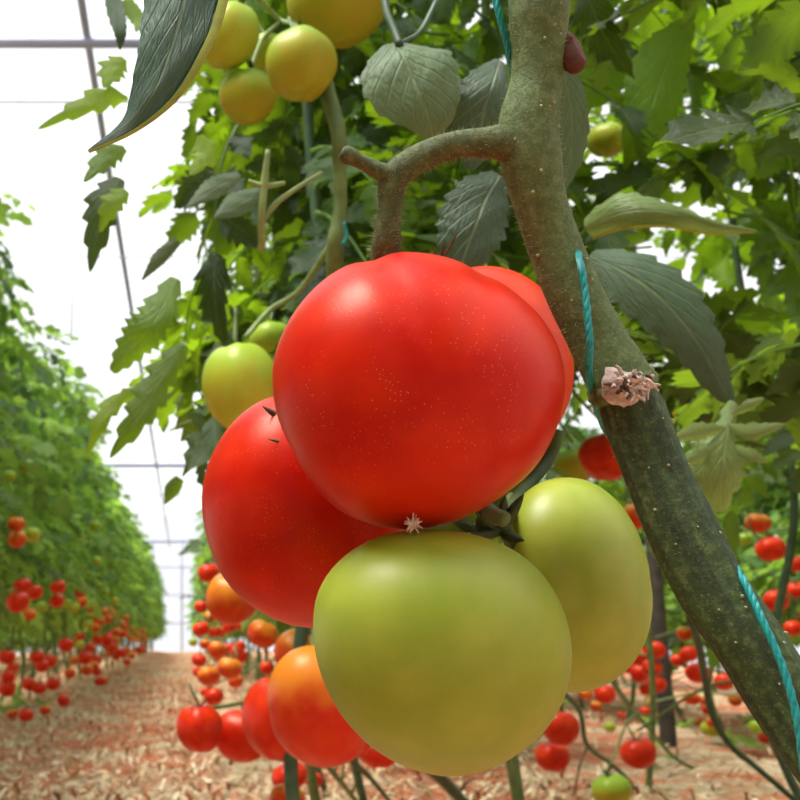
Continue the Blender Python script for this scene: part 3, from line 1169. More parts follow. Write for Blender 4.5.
for i, (lab, (x, y)) in enumerate(near_lab):
    p = empty('tomato_plant', (x, y, 0))
    tag(p, lab, 'plant')
    pts = vine_stem(x, y, 2.0, 100 + i, lean=.04)
    for k in range(30):
        if not stem_hits_keep(pts):
            break
        pts = vine_stem(x, y, 2.0, 400 + 31 * i + k, lean=.07)
    mb = MB()
    tube(mb, pts, np.linspace(.0075, .005, len(pts)), 10, 40, wob=.06)
    mb.build('stem', STEM if i % 2 else STEM_DARK, p)
    NEAR.append((p, pts))
    mb = MB()
    d0 = y
    cnt = (58 if x > .5 else 95) if y < 1.7 else 60
    foliage(mb, pts, cnt, .42, .50, 1.75, True, near_ok, np.random.default_rng(900 + i), tint=(.36, .19, .25), size=(.5, 1.12), taper=.1)
    if mb.n:
        mb.build('foliage', LEAF, p)


# --- individually visible leaves
def strip_leaf(name, mids, wl, wr, mat, parent, label=None, cup=.25, teeth=.10, nteeth=9, tint=.5, n=34, m=9, curl=None, wave=.03, seed=0, face=None, lobes=0):
    """mids (px,py,d) are points of the midrib; widths in pixels left / right of it"""
    r = np.random.default_rng(seed)
    C = catmull([at(*p) for p in mids], n)
    dm = np.interp(np.linspace(0, 1, n), np.linspace(0, 1, len(mids)), [p[2] for p in mids])
    ts = np.linspace(0, 1, n)
    WL = catmull(np.array(wl, float)[:, None], n)[:, 0] * dm / 800
    WR = catmull(np.array(wr, float)[:, None], n)[:, 0] * dm / 800
    WL, WR = np.maximum(WL, 1e-4), np.maximum(WR, 1e-4)
    saw = ((ts * nteeth) % 1.0)
    tooth = 1 + teeth * (saw - .5) * 2
    if lobes:
        tooth = tooth * (1 + .28 * np.cos(ts * lobes * 2 * math.pi))
    T = np.gradient(C, axis=0)
    T /= np.linalg.norm(T, axis=1)[:, None]
    Nf = BACK if face is None else face
    S = np.cross(Nf, T)
    S /= np.linalg.norm(S, axis=1)[:, None]
    Nn = np.cross(T, S)
    us = list(np.linspace(-1, 1, m))
    V, UV, TT = [], [], []
    for i in range(n):
        for u in us:
            W_ = (WL if u < 0 else WR)[i]
            tf = 1 + (tooth[i] - 1) * abs(u) ** 3
            x = u * W_ * tf
            z = -cup * W_ * u * u + wave * W_ * math.sin(16 * ts[i] + 5 * u + seed)
            V.append(C[i] + S[i] * x + Nn[i] * z)
            UV.append((u, ts[i]))
    mb = MB()
    q = [(i * m + j, (i + 1) * m + j, (i + 1) * m + j + 1, i * m + j + 1) for i in range(n - 1) for j in range(m - 1)]
    mb.add(V, q, 0, UV, np.clip(tint + r.normal(size=len(V)) * .03, 0, 1))
    if curl:
        # edge rolled over towards the viewer's side, showing the underside
        side, frac, mlt = curl
        k = 7
        VV = []
        for i in range(n):
            u = 1 if side > 0 else -1
            W_ = (WR if side > 0 else WL)[i]
            E = C[i] + S[i] * u * W_ - Nn[i] * cup * W_
            rc = (frac * W_ + .0006) * mlt
            for j in range(k):
                a = j / (k - 1) * 3.6
                VV.append(E + S[i] * u * rc * math.sin(a) * 1.0 + Nn[i] * rc * (1 - math.cos(a)) * .5)
        q = [(i * k + j, i * k + j + 1, (i + 1) * k + j + 1, (i + 1) * k + j) for i in range(n - 1) for j in range(k - 1)]
        mb.add(VV, q, 1)
    o = mb.build(name, [mat, LEAF_RIM], parent)
    if label:
        o['label'] = label
    return o


P0, P1, P2, P3 = NEAR[0][0], NEAR[1][0], NEAR[2][0], NEAR[3][0]
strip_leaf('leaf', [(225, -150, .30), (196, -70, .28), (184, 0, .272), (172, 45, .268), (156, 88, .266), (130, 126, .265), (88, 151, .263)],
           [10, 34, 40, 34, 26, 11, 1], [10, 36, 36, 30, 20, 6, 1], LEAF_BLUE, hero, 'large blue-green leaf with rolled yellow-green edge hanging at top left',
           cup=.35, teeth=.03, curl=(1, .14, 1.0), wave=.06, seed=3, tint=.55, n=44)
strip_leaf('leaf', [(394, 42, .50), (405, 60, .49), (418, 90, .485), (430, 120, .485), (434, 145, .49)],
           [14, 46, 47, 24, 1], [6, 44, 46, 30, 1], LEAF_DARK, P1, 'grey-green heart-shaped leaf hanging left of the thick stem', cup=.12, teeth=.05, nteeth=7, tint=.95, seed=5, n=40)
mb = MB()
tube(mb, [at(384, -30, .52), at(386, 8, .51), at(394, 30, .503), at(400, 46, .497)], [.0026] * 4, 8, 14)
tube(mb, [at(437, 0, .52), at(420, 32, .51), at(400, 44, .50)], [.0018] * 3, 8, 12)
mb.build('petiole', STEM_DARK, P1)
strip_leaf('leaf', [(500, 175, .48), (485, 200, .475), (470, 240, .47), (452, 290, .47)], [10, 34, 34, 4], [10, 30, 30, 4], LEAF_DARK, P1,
           'dark leaf hanging left of the thick stem', cup=.2, tint=.15, seed=6)
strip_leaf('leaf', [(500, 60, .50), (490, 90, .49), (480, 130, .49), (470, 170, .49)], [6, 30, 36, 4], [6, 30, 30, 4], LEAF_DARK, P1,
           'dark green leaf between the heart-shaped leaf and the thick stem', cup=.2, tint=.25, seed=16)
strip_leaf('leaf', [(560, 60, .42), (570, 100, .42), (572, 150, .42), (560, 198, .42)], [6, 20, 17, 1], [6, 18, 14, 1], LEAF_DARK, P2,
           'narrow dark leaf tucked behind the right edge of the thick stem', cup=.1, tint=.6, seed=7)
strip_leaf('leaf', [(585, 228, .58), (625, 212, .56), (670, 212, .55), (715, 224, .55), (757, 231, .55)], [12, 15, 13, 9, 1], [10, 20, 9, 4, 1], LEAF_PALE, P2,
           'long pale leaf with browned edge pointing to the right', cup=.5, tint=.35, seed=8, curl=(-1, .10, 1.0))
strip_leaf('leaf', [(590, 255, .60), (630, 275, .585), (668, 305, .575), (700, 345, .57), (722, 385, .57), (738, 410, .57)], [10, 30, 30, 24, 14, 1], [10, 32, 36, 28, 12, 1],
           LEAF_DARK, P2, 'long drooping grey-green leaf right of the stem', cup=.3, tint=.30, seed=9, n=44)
# pale compound leaf
strip_leaf('leaf', [(735, 402, .56), (727, 430, .55), (724, 455, .545), (722, 485, .545), (722, 512, .55)], [7, 12, 30, 26, 8], [7, 12, 30, 26, 8], LEAF_PALE, P3,
           'pale green hanging leaf right of the lower stem', cup=.45, tint=.55, seed=10, teeth=.25, nteeth=7)
for (mx_, a_, b_) in (([(726, 428, .55), (700, 432, .545), (668, 440, .54)], 10, 9), ([(724, 440, .55), (702, 455, .545), (676, 466, .54)], 9, 8),
                      ([(728, 425, .55), (752, 432, .545), (786, 424, .54)], 9, 10), ([(732, 415, .55), (750, 405, .545), (764, 398, .545)], 6, 6),
                      ([(727, 445, .55), (752, 455, .545), (768, 462, .545)], 7, 7)):
    strip_leaf('leaflet', mx_, [2, a_, 1], [2, b_, 1], LEAF_PALE, P3, cup=.3, tint=.7, seed=int(mx_[-1][0]), teeth=.2, n=16, m=5)
# leaves on the left edge
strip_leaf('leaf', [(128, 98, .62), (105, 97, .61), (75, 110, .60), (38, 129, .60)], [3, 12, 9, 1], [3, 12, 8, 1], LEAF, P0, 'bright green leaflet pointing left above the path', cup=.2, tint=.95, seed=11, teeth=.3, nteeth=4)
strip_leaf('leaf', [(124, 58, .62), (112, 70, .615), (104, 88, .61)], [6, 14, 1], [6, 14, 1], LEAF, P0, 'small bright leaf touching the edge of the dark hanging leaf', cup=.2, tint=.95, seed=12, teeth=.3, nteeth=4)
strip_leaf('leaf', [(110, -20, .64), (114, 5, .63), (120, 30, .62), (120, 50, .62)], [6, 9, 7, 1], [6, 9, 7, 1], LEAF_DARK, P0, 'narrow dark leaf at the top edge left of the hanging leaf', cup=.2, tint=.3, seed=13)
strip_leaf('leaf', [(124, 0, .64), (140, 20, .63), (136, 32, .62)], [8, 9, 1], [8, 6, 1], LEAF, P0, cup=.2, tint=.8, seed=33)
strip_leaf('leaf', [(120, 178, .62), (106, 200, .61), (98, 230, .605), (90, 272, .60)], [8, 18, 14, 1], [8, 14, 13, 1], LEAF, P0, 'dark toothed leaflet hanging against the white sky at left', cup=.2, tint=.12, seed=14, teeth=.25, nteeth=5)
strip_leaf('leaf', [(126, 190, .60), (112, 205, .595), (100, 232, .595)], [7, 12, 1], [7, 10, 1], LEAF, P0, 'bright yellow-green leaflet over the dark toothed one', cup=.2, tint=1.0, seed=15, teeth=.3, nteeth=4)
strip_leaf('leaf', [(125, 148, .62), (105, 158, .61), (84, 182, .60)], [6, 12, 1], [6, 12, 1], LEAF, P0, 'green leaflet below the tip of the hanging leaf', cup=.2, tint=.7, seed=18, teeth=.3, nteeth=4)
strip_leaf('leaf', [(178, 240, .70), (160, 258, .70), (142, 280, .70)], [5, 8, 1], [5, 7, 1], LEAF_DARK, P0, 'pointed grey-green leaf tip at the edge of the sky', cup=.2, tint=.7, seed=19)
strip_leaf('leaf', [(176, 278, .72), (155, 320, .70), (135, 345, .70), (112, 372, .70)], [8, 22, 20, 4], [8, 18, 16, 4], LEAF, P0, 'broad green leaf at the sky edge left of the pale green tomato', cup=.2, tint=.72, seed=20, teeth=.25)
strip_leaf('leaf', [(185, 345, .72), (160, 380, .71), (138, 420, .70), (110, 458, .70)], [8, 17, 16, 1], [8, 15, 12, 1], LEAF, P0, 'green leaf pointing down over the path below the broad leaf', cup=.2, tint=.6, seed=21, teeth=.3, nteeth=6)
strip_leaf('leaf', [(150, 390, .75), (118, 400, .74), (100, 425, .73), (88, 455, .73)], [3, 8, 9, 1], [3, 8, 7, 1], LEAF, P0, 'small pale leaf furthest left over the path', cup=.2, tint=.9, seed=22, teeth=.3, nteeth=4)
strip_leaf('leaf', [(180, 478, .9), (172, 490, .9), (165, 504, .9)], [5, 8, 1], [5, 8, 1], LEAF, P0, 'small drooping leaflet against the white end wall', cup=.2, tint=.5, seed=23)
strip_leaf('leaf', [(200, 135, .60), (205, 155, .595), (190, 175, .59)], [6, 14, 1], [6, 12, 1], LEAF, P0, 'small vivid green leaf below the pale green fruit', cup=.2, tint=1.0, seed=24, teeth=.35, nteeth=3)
strip_leaf('leaf', [(240, 175, .60), (215, 188, .59), (186, 208, .58)], [5, 12, 1], [5, 10, 1], LEAF_DARK, P0, 'grey-green leaf below the small green fruit', cup=.2, tint=.95, seed=25)
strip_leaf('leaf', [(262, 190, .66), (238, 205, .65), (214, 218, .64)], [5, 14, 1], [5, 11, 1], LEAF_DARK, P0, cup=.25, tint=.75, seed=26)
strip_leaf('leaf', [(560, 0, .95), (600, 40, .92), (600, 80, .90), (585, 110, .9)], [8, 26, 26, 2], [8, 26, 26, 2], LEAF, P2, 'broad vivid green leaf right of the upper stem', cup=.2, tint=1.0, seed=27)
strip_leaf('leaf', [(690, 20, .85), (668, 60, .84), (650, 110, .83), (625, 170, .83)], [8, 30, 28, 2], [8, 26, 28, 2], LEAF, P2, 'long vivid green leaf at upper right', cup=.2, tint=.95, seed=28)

# neighbouring vine with a small twine, and a bare truss, behind the cluster
mb = MB()
tube(mb, [at(322, 60, .73), at(330, 100, .72), at(338, 130, .70), at(340, 170, .70), at(340, 210, .70), at(335, 250, .70), at(334, 300, .72)],
     [.0055, .007, .0068, .0062, .006, .008, .006], 12, 40, wob=.05)
mb.build('side_stem', STEM, P0)
mb = MB()
tube(mb, [at(344, 222, .69), at(347, 235, .69), at(343, 245, .69)], .0014, 6, 8)
tag(mb.build('support_twine', TWINE), 'short teal twine knot on the thin vine above the largest tomato', 'twine')
mb = MB()
tube(mb, [at(268, 150, .61), at(264, 185, .61), at(262, 215, .61), at(262, 250, .62)], [.002, .003, .003, .0034], 8, 20)
tube(mb, [at(248, 181, .61), at(264, 186, .61), at(285, 183, .61)], [.0015, .0024, .0015], 8, 10)
tube(mb, [at(264, 220, .61), at(280, 200, .61), at(322, 172, .61)], [.002, .0022, .0012], 8, 12)
mb.build('bare_truss', STEM_PALE, P0)

# top-left green fruit
put_tomato(at(228, 36, .76), .0305, 'y', 'yellow-green tomato at the top, partly behind the dark hanging leaf', rot=(.1, .2, .4), sq=(.95, .95, 1.3), parts=True)
put_tomato(at(301, 65, .71), .0325, 'b', 'round pale green tomato at the top, in front of the bigger one', rot=(-.12, .05, 1), sq=(1, 1, 1.18))
put_tomato(at(248, 97, .76), .0275, 'b', 'smallest green tomato of the top bunch, hanging lowest', rot=(.15, -.1, 2), sq=(1, 1, 1.14))
put_tomato(at(337, 5, .80), .0495, 'b', 'biggest green tomato of the top bunch, cut by the picture edge', rot=(.1, -.1, 2))
put_tomato(at(266, 52, .82), .022, 'g', 'small green tomato squeezed between those of the top bunch', rot=(0, 0, 0))
put_tomato(at(240, 387, .72), .0385, 'y', 'pale green tomato just left of the largest red tomato', rot=(.0, -.12, .5), sq=(.9, .9, 1.22))
put_tomato(at(272, 340, .80), .022, 'g', 'smaller pale green tomato peeking over the one left of the largest')
put_tomato(at(607, 140, 1.25), .030, 'y', 'pale yellowish fruit glowing in the leaves right of the upper stem')
put_tomato(at(668, 288, .95), .019, 'g', 'light green oval fruit right of the twined stem', rot=(0, 1.2, 0), sq=(.75, .75, 1.2))
mb = MB()
tube(mb, [at(322, 92, .76), at(300, 30, .79), at(280, 20, .82), at(255, -5, .80), at(240, -20, .78)], [.003, .0028, .0026, .0026, .0026], 8, 24)
tube(mb, [at(280, 22, .82), at(262, 40, .80), at(250, 72, .77)], [.0022, .002, .002], 8, 12)
mb.build('fruit_branch', STEM_PALE, P0)
mb = MB()
tube(mb, [at(334, 240, .70), at(300, 290, .74), at(270, 310, .76), at(245, 338, .73)], [.003, .0028, .0026, .0026], 8, 20)
mb.build('fruit_branch', STEM_PALE, P0)

# ripening fruit behind the cluster (lower left)
six = [(312, 645), (330, 650), (352, 668), (366, 700), (368, 735), (360, 755), (345, 764), (322, 768), (298, 760), (280, 743), (270, 715), (268, 690), (276, 665), (292, 650)]
t6, c6, m6 = outline_tomato(six, .66, .045, TURN, 'orange-red tomato behind the left of the large green one, yellow at its shoulder')
put_tomato(at(279, 718, .80), .0385, 'r', 'red tomato half hidden behind the orange-red one, lower left', rot=(.2, .1, 0), sq=(.95, .95, 1.25))
put_tomato(at(303, 655, .86), .032, 'o', 'orange tomato peeking out above the orange-red one', rot=(.2, .3, 0))
put_tomato(at(241, 736, .98), .036, 'r', 'dark red tomato second from the left of the low bunch')
put_tomato(at(200, 728, .95), .0275, 'r', 'red tomato furthest left in the low bunch over the path', sq=(1, 1, 1.18))
put_tomato(at(232, 598, .95), .0325, 'o', 'orange-red tomato just below the left red one', rot=(.2, -.3, 1), sq=(1, 1, 1.1))
put_tomato(at(263, 634, 1.12), .022, 'o', 'small orange tomato in the gap below the left red one')
put_tomato(at(267, 668, 1.25), .012, 'r', 'tiny red tomato between the orange ones, lower left')
put_tomato(at(290, 776, 1.02), .019, 'r', 'small red tomato low under the orange-red one', sq=(1.3, 1.1, 1))
put_tomato(at(287, 800, .98), .022, 'o', 'orange tomato cut by the bottom picture edge')
put_tomato(at(314, 781, 1.2), .014, 'r', 'tiny dark red tomato by the fallen green vine at the bottom')
put_tomato(at(378, 752, .84), .022, 'r', 'dark red tomato mostly hidden under the large green one', sq=(1.2, 1, .8))
mb = MB()
tube(mb, [at(330, 560, .80), at(318, 620, .78), at(314, 640, .70), at(316, 655, .665)], [.004, .004, .0035, .003], 8, 20)
tube(mb, [at(318, 620, .78), at(300, 634, .85), at(285, 680, .82), at(255, 700, .90), at(243, 706, .97)], [.003, .003, .0028, .0025, .0025], 8, 20)
tube(mb, [at(255, 700, .90), at(225, 706, .96), at(203, 708, .95)], [.0025, .0025, .002], 8, 12)
mb.build('fruit_branch', STEM, NEAR[0][0])

# fallen and bare vines along the bottom right
VINES = [
    ('dark green bare vine hanging right under the thick stem', [(690, 615, .9), (700, 650, 1.0), (706, 685, 1.1), (712, 715, 1.15), (730, 745, 1.2), (757, 768, 1.2), (800, 805, 1.2), (860, 860, 1.25)], .0052, STEM_DARK),
    ('green vine curving down to the right beside the low red pair', [(560, 690, 1.5), (580, 712, 1.6), (587, 745, 1.7), (612, 765, 1.8), (632, 785, 1.9), (640, 812, 2.0)], .0055, STEM_DARK),
    ('thin vine running diagonally above the round red tomato', [(600, 660, 1.7), (625, 700, 1.9), (650, 730, 2.1), (675, 758, 2.2), (705, 775, 2.25), (730, 800, 2.3)], .006, STEM),
    ('short twig forking down from the curving vine', [(588, 745, 1.7), (580, 765, 1.7), (574, 795, 1.7)], .0028, STEM_BROWN),
    ('thin horizontal tendril crossing in front of the dark post', [(640, 705, 2.2), (670, 698, 2.2), (700, 692, 2.2), (735, 695, 2.2)], .003, STEM_PALE),
    ('fallen green stem under the large green tomato', [(395, 740, 1.3), (432, 770, 1.4), (462, 800, 1.5), (490, 830, 1.6)], .012, STEM_DARK),
    ('thin green leafstalk left of the fallen stem', [(310, 745, 1.3), (335, 775, 1.4), (365, 812, 1.6)], .006, STEM),
    ('green leafstalk crossing towards the bottom edge', [(345, 755, 1.3), (372, 780, 1.4), (398, 812, 1.6)], .005, STEM_DARK),
    ('bare tan twig lying on the soil at bottom centre', [(470, 790, 2.4), (520, 780, 2.45), (570, 790, 2.4)], .006, STEM_BROWN),
]
for lab, pts, r, mt in VINES:
    mb = MB()
    tube(mb, [at(*p) for p in pts], [r * (1 - .3 * i / len(pts)) for i in range(len(pts))], 8, 26, wob=.08)
    if r > .0055:
        # withered leaf stubs along it
        C = catmull([at(*p) for p in pts], 14)
        for i in range(2, 13, 2):
            q = C[i] + np.array([random.uniform(-.05, .05), random.uniform(-.03, .03), random.uniform(.01, .05)])
            tube(mb, [C[i], (C[i] + q) / 2 + np.array([0, 0, .008]), q], [.003, .002, .001], 5, 6)
    tag(mb.build('bare_vine', mt), lab, 'vine')
postd = 2.6
pb_ = at(668, 735, postd)
mb = MB()
tube(mb, [(pb_[0], pb_[1], -.05), (pb_[0], pb_[1], .5), (pb_[0] + .01, pb_[1], 1.2), (pb_[0], pb_[1], 2.6)], [.027, .025, .024, .022], 12, 24, wob=.03)
tag(mb.build('support_post', plain('dark_weathered_wood', (.07, .06, .05), .8, noise=.4, scale=30)), 'dark upright support post in the row, right of the cluster', 'post')

# ================================================================ ROWS OF VINES
FOL = []
for s in range(4):
    mb = MB()
    r_ = np.random.default_rng(2000 + s)
    pts = vine_stem(0, 0, 2.0, 300 + s, lean=.05)
    foliage(mb, pts, 150, .40, .65, 2.14, False, None, r_, tint=(.42, .22, .34), size=(.7, 1.15), taper=.55)
    FOL.append((mb.mesh('foliage', LEAF_FAR), pts))
STM = []
for s in range(4):
    mb = MB()
    pts = FOL[s][1]
    tube(mb, pts, np.linspace(.012, .006, len(pts)), 7, 20)
    q_ = np.random.default_rng(s)
    # bare leaf scars and hanging dry stalks on the stripped lower stem
    for k in range(7):
        z = q_.uniform(.08, .5)
        b_ = catmull(pts, 60)
        c_ = b_[np.argmin(abs(b_[:, 2] - z))]
        a = q_.uniform(0, 6.28)
        e = c_ + np.array([math.cos(a) * .12, math.sin(a) * .12, q_.uniform(-.08, .10)])
        tube(mb, [c_, (c_ + e) / 2 + np.array([0, 0, .02]), e], [.004, .003, .002], 5, 6)
    STM.append(mb.mesh('stem', STEM))
count_p = 0
ROWS = []


def row_plant(x, y, lab, group, s, rz, sc_=1.0):
    p = empty('tomato_plant', (x, y, 0))
    p.rotation_euler = (0, 0, rz)
    p.scale = (1, 1, sc_)
    tag(p, lab, 'plant', group)
    PLANTS.append((p, np.array([x, y])))
    for nm, me in (('stem', STM[s]), ('foliage', FOL[s][0])):
        o = bpy.data.objects.new(nm, me)
        o.parent = p
        col.objects.link(o)
    return p


PLANTS = []
LX = -1.01
y = 3.3
i = 0
for yy in (-2.2, -1.7, -1.2, -.7, -.2, .3, .8, 1.3, 1.8, 2.3, 2.8):  # unseen vines continuing the row, added to cut low light on the fruit
    row_plant(LX, yy, 'unseen leafy vine added to the left row to dim low light', 'unseen vines added to the left row beside the camera', random.randint(0, 3), yy * 3, 1.0)
for yy in (-2.3, -1.7, -1.1):  # more unseen vines, added to block low light from behind
    row_plant(.55, yy, 'unseen leafy vine added behind the camera to dim low light', 'unseen vines added to the near row behind the camera', random.randint(0, 3), yy * 3, 1.0)
while y < 35:
    labs = {0: 'nearest leafy vine of the left row, at the left picture edge', 1: 'second nearest leafy vine of the left row beside the path', 2: 'third nearest leafy vine of the left row beside the path',
            3: 'fourth nearest leafy vine of the left row beside the path', 4: 'fifth nearest leafy vine of the left row beside the path'}
    row_plant(LX + random.uniform(-.04, .04), y, labs.get(i, 'leafy vine further along the left row beside the path'),
              None if i in labs else 'leafy vines further along the left row', i % 4, random.uniform(0, 6.28), random.uniform(.95, 1.06))
    y += .48
    i += 1
y = 3.5
i = 0
while y < 36:
    row_plant(.60 + random.uniform(-.03, .03), y, 'leafy vine further along the row behind the fruit cluster', 'vines further along the near row', (i + 1) % 4,
              random.uniform(0, 6.28), random.uniform(.95, 1.08))
    y += .5 if y < 12 else .8
    i += 1
for rx, ya, yb, st, lab in ((2.15, 1.6, 26, .52, 'leafy vine in the second row to the right, behind the near row'),
                            (3.6, 3.6, 26, .75, 'leafy vine in the third row to the right'),
                            (-2.15, 6.5, 34, .7, 'low leafy vine in the row beyond the left row'),
                            (-3.3, 9.0, 36, .9, 'low leafy vine in the furthest row on the left')):
    y = ya
    while y < yb:
        row_plant(rx + random.uniform(-.05, .05), y, lab, lab.replace('low ', '').replace('leafy vine', 'vines'), random.randint(0, 3), random.uniform(0, 6.28), random.uniform(.62, .76) if rx > 0 else random.uniform(.50, .62))
        y += st

# ================================================================ SMALL FRUIT
COLN = dict(r='ripe red', R='ripe red', o='orange-red', t='orange', g='green', y='yellowish', b='olive green')
ORD = ['topmost', 'second highest', 'third highest', 'fourth highest', 'fifth highest', 'sixth highest', 'seventh highest', 'eighth highest',
       'ninth highest', 'tenth highest', 'eleventh highest', 'twelfth highest']


def cluster(desc, toms, plane=None, d=None, par=None, rmax=.052, rmin=.026):
    """toms: (px, py, r_px, colour). Depth from the row's face (plane x) or given."""
    byc = sorted(toms, key=lambda t: t[1])
    tops = []
    for k, (px, py, r, c) in enumerate(byc):
        dd = d if d else depth_on(px, py, 0, plane)
        dd *= 1 + random.uniform(-.012, .012)
        R_ = r * dd / 800
        if R_ < rmin:
            dd *= min(1.35, rmin / R_)
            R_ = r * dd / 800
        if R_ > rmax:
            dd *= max(.72, rmax / R_)
            R_ = r * dd / 800
        for _ in range(6):
            P = at(px, py, dd)
            if all(np.linalg.norm(P - q[0]) > (R_ + q[1]) * .93 for q in TOMATO_LIST):
                break
            dd *= 1.025
            R_ = r * dd / 800
        P = at(px, py, dd)
        if P[2] < R_ + .02:
            P[2] = R_ + .02
        tops.append((P, R_))
        nm = 'only' if len(byc) == 1 else ('lowest' if k == len(byc) - 1 else ORD[k])
        lab = ('%s tomato %s' % (COLN[c], desc)) if len(byc) == 1 else '%s tomato, %s %s' % (COLN[c], nm, desc)
        if len(lab.replace('-', ' ').split()) > 16:
            print('LONG', lab)
        put_tomato(P, R_, c, lab, None, parts=r >= 8)
    # the fruit branch they hang from, a part of the nearest vine
    A = np.array([t[0] for t in tops])
    c = A.mean(0)
    near = min(PLANTS + [(q_[0], q_[1][2, :2]) for q_ in NEAR], key=lambda q_: np.hypot(*(q_[1] - c[:2])))
    hi_ = max(range(len(tops)), key=lambda i_: tops[i_][0][2])
    z_ = tops[hi_][0][2] + tops[hi_][1] * 1.6
    start = np.array([near[1][0], near[1][1], z_ + .06])
    P_ = [start, (start + tops[hi_][0]) / 2 + np.array([0, 0, .07]), tops[hi_][0] + np.array([0, 0, tops[hi_][1] * 1.2])]
    for P, R_ in sorted(tops, key=lambda t: -t[0][2])[1:]:
        P_.append(P + np.array([0, 0, R_ * 1.0]) + (np.array([near[1][0], near[1][1], P[2]]) - P) * min(.5, R_ / max(.05, np.hypot(*(near[1] - P[:2])))))
    mb = MB()
    tube(mb, P_, np.linspace(.0035, .002, len(P_)), 6, 6 * len(P_))
    bpy.context.view_layer.update()
    mb.build('fruit_branch', STEM, near[0])


cluster('in the small bunch at the left picture edge, mid height', [(16, 524, 9, 'o'), (17, 539, 10, 'o'), (32, 535, 9, 'y')], plane=-.62)
cluster('among the leaves high up at the left picture edge', [(26, 466, 8, 'g'), (10, 476, 7, 'g')], plane=-.62)
cluster('single in the leaves of the left row', [(95, 526, 6, 'g')], plane=-.62)
cluster('tiny in the left row leaves, below the single green one', [(97, 560, 4.5, 'y')], plane=-.62)
cluster('in the upper ripe bunch by the left edge', [(22, 587, 10, 'r'), (18, 602, 12, 'r'), (34, 592, 9, 'r'), (30, 614, 7, 'o'), (41, 607, 7, 'g')], plane=-.62)
cluster('in the second upper bunch from the left edge', [(58, 587, 8, 'r'), (57, 601, 8, 'r'), (68, 604, 6, 'g'), (74, 607, 6, 'y')], plane=-.62)
cluster('in the third upper bunch from the left edge', [(80, 592, 7, 'r'), (82, 602, 6, 'o')], plane=-.62)
cluster('in the mixed orange bunch of the left row', [(93, 609, 6, 'o'), (95, 617, 5, 'o'), (100, 621, 6, 'o'), (88, 624, 5, 'y'), (104, 612, 4.5, 'o')], plane=-.62)
cluster('in the small bunch right of the mixed orange one', [(106, 592, 4.5, 'g'), (115, 601, 4.5, 'y'), (99, 585, 4, 'g'), (111, 611, 4, 'o')], plane=-.62)
cluster('in the tiny bunch at the path end of the left row', [(121, 624, 5, 'o'), (117, 632, 5, 'o'), (126, 618, 4, 'o'), (123, 634, 4, 'r')], plane=-.62)
cluster('in the dark red bunch below the mixed orange one', [(107, 640, 7, 'r'), (97, 640, 5.5, 'r'), (112, 647, 5, 'r')], plane=-.62)
cluster('just above the long bunch of the left row', [(66, 645, 8, 'r'), (80, 645, 5, 'y')], plane=-.62)
cluster('in the long hanging bunch of the left row', [(88, 649, 7, 'r'), (85, 658, 8, 'r'), (96, 660, 6.5, 'r'), (87, 670, 6.5, 'o'), (96, 671, 5.5, 'r')], plane=-.62)
cluster('left of the long hanging bunch', [(70, 673, 6, 'o')], plane=-.62)
cluster('in the three-fruit bunch low in the left row', [(37, 657, 8, 'r'), (42, 666, 7.5, 'r'), (50, 661, 8, 'r')], plane=-.64)
cluster('in the lower bunch at the left picture edge', [(7, 657, 9, 'r'), (13, 667, 7, 'o'), (8, 677, 8, 'r'), (7, 688, 10, 'r')], plane=-.64)
cluster('in the low chain of three right of the edge bunch', [(29, 684, 7.5, 'r'), (39, 688, 8, 'r'), (53, 684, 8, 'r')], plane=-.64)
cluster('near the ground in the left row', [(26, 715, 8, 'r'), (45, 710, 6, 'o'), (63, 711, 7.5, 'r'), (12, 722, 6, 'o')], plane=-.62)
cluster('hanging low beside the path', [(100, 687, 5.5, 'r'), (103, 696, 5.5, 'o')], plane=-.62)
cluster('at the foot of the left row', [(121, 653, 6, 'r'), (132, 655, 4.5, 'o'), (140, 650, 4, 'r'), (127, 662, 4, 'r')], plane=-.62)

cluster('in the chain along the left face of the near row', [(209, 573, 11, 'r'), (201, 607, 7, 'r'), (210, 617, 6, 'o'), (201, 629, 9, 'r'), (215, 633, 7, 'r'), (193, 642, 5, 'y'),
                                                          (205, 644, 6, 'o'), (217, 650, 10, 'o'), (199, 660, 8, 'r'), (209, 676, 12, 'o'), (198, 672, 6, 'r')], d=1.9, rmax=.040, rmin=.022)
cluster('right of the chain, below the left red tomato', [(230, 668, 13, 'o'), (236, 652, 7, 'r')], d=1.7, rmax=.04)
cluster('just above the low bunch over the path', [(214, 697, 10, 'r'), (206, 692, 6, 'r')], d=1.8, rmax=.04)
cluster('behind the pale green tomato, among dark leaves', [(257, 309, 6, 'r')], d=1.3, rmin=.008)

cluster('partly behind the right side of the lower stem', [(607, 457, 28, 'r')], d=1.05, rmax=.045)
cluster('behind the right green tomato and its red neighbour', [(575, 466, 20, 'b')], d=1.15)
cluster('left of the lower stem beside the right green tomato', [(637, 516, 15, 'o')], d=1.35)
cluster('sliver right of the pale stem scar', [(668, 421, 11, 'r')], d=1.6)
cluster('in the bunch at the right picture edge', [(758, 523, 12, 'o'), (745, 539, 8, 'g'), (771, 549, 14, 'r'), (796, 564, 9, 'r')], d=1.75, rmin=.022)
cluster('in the lower bunch at the right picture edge', [(776, 601, 13, 'r'), (796, 590, 9, 'r'), (797, 612, 7, 'o')], d=1.9)
cluster('in the pair under the large green tomatoes', [(561, 728, 19, 'r'), (553, 757, 17, 'r')], d=1.45)
cluster('hanging alone over the red soil at bottom right', [(639, 753, 18, 'r')], d=1.45)
cluster('touching the bottom edge right of the cluster', [(612, 790, 19, 'b')], d=1.6)
cluster('peeping just under the right green tomato', [(605, 694, 11, 'r')], d=2.2)
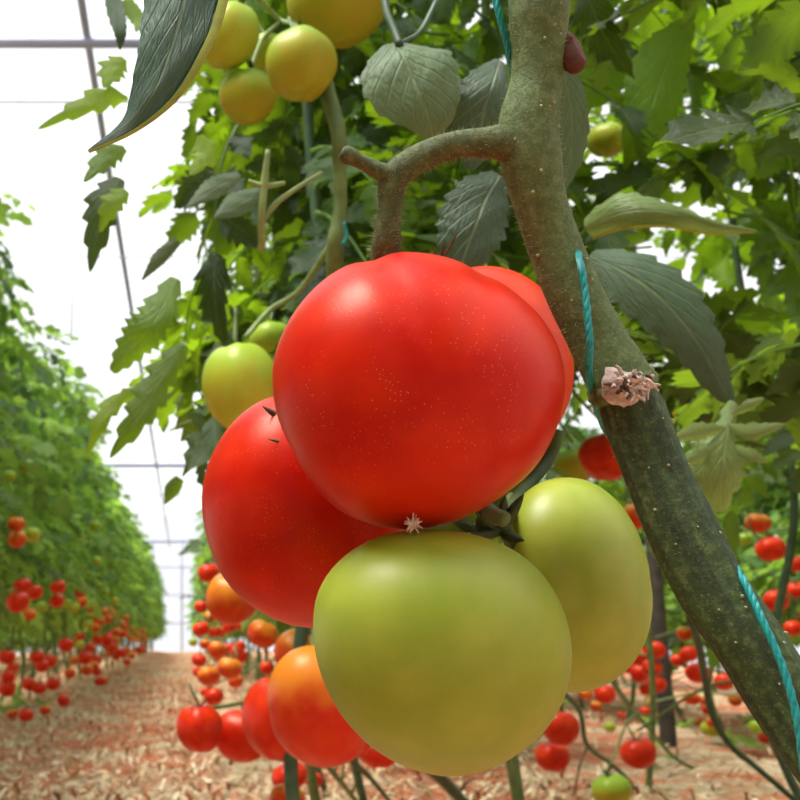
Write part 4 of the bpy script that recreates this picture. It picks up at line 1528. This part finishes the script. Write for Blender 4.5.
cluster('in the dense bunch left of the dark post', [(641, 656, 12, 'r'), (656, 650, 10, 'r'), (640, 674, 10, 'r'), (652, 668, 10, 'r'), (656, 684, 10, 'r'), (630, 668, 7, 'r')], d=2.35)
cluster('in the bunch right of the dark post', [(690, 643, 6, 'g'), (689, 654, 9, 'r'), (697, 673, 12, 'r'), (678, 660, 7, 'r')], d=2.4)
cluster('under the thick stem right of the hanging vine', [(724, 682, 10, 'r'), (735, 700, 7, 'o')], d=2.4)
cluster('low behind the dark post', [(651, 702, 7, 'o'), (645, 712, 6, 'r'), (662, 716, 6, 'o')], d=2.8, rmin=.02)
cluster('lying low right of the dark post', [(707, 709, 6, 'r'), (712, 722, 6, 'o'), (712, 745, 10, 'y'), (700, 733, 5, 'r')], d=2.8, rmin=.02)
cluster('low near the thick stem at bottom right', [(756, 727, 8, 'g'), (765, 745, 6, 'r')], d=2.4, rmin=.02)
cluster('small among the litter left of the dark post', [(610, 727, 6, 'y'), (596, 706, 6, 'o'), (622, 716, 5, 'r')], d=2.8, rmin=.018)

# small fruit farther down the rows (too small to tell apart)
grp = {'l': ('distant small ripe tomato low on the far part of the left row', 'distant fruit of the left row'),
       'n': ('distant small tomato on the path face of the row behind the cluster', 'distant fruit of the near row'),
       's': ('small red tomato low in the rows right of the thick stem', 'fruit of the rows on the right')}
rr_ = random.Random(5)


def scatter(key, n, fx, fy, fz, rad):
    k = 0
    tries = 0
    while k < n and tries < 4000:
        tries += 1
        P = np.array([fx(), fy(), fz()])
        r = rad()
        if any(np.linalg.norm(P - q[0]) < (r + q[1]) * 1.0 for q in TOMATO_LIST):
            continue
        px, py, d = proj(P)
        if not (0 < px[0] < 800 and 0 < py[0] < 800):
            continue
        c = rr_.choice('rrooo') if P[2] < .5 else rr_.choice('rooyg')
        put_tomato(P, r, c, grp[key][0], grp[key][1], parts=False)
        k += 1


scatter('l', 62, lambda: rr_.uniform(-.70, -.61), lambda: 7 + 13 * rr_.random() ** 1.3, lambda: rr_.uniform(.18, .62), lambda: rr_.uniform(.026, .04))
scatter('n', 30, lambda: rr_.uniform(.20, .30), lambda: rr_.uniform(4.6, 13), lambda: rr_.uniform(.15, .60), lambda: rr_.uniform(.026, .038))
scatter('s', 45, lambda: rr_.uniform(1.55, 2.1), lambda: rr_.uniform(2.6, 6), lambda: rr_.uniform(.10, .62), lambda: rr_.uniform(.02, .033))

# ================================================================ LITTER
mb = MB()
rs = np.random.default_rng(77)
cols = []
for _ in range(15000):
    yy = 2.5 + 13 * rs.random() ** 1.6
    xx = rs.uniform(-1.6, 1.1) if rs.random() < .6 else rs.uniform(-1.5, 3.6)
    L = rs.uniform(.012, .06)
    wd = rs.uniform(.0015, .006)
    a = rs.uniform(0, 6.28)
    d_ = np.array([math.cos(a), math.sin(a), 0])
    s_ = np.array([-math.sin(a), math.cos(a), 0])
    p = np.array([xx, yy, rs.uniform(.008, .03)])
    rise = rs.uniform(-.01, .03)
    V = []
    for t in (0, .5, 1):
        c_ = p + d_ * L * t + np.array([0, 0, rise * t + .006 * math.sin(3.1 * t)])
        V += [c_ - s_ * wd, c_ + s_ * wd + np.array([0, 0, rs.uniform(-.003, .003)])]
    mb.add(V, [(0, 1, 3, 2), (2, 3, 5, 4)], int(rs.choice([0, 0, 1, 2, 3], p=[.3, .2, .12, .2, .18])))
tag(mb.build('straw_litter', [plain('straw', (.66, .50, .30), .9), plain('pale_straw', (.80, .66, .47), .9), plain('brown_straw', (.30, .17, .09), .9), plain('rusty_dry_leaf', (.50, .18, .09), .9)],
             smooth=False), 'dry straw and leaf bits strewn on the path and soil', 'straw', kind='stuff')
# a few weeds at the bottom of the left row
mb = MB()
for _ in range(46):
    xx, yy = rs.uniform(-1.25, -.72), rs.uniform(3.6, 8.5)
    if rs.random() < .3:
        xx, yy = rs.uniform(.3, 2.4), rs.uniform(3.2, 6)
    for k in range(6):
        v, q, uv = LF_LO[k % 5]
        M = rotm('Z', rs.uniform(0, 6.28)) @ rotm('X', rs.uniform(-.1, 1.0))
        mb.add((v * rs.uniform(.04, .09)) @ M.T + np.array([xx, yy, .02]), q, 0, uv, rs.uniform(.4, 1))
tag(mb.build('weeds', LEAF_FAR), 'small green weeds and leaf scraps along the foot of the rows', 'weeds', kind='stuff')
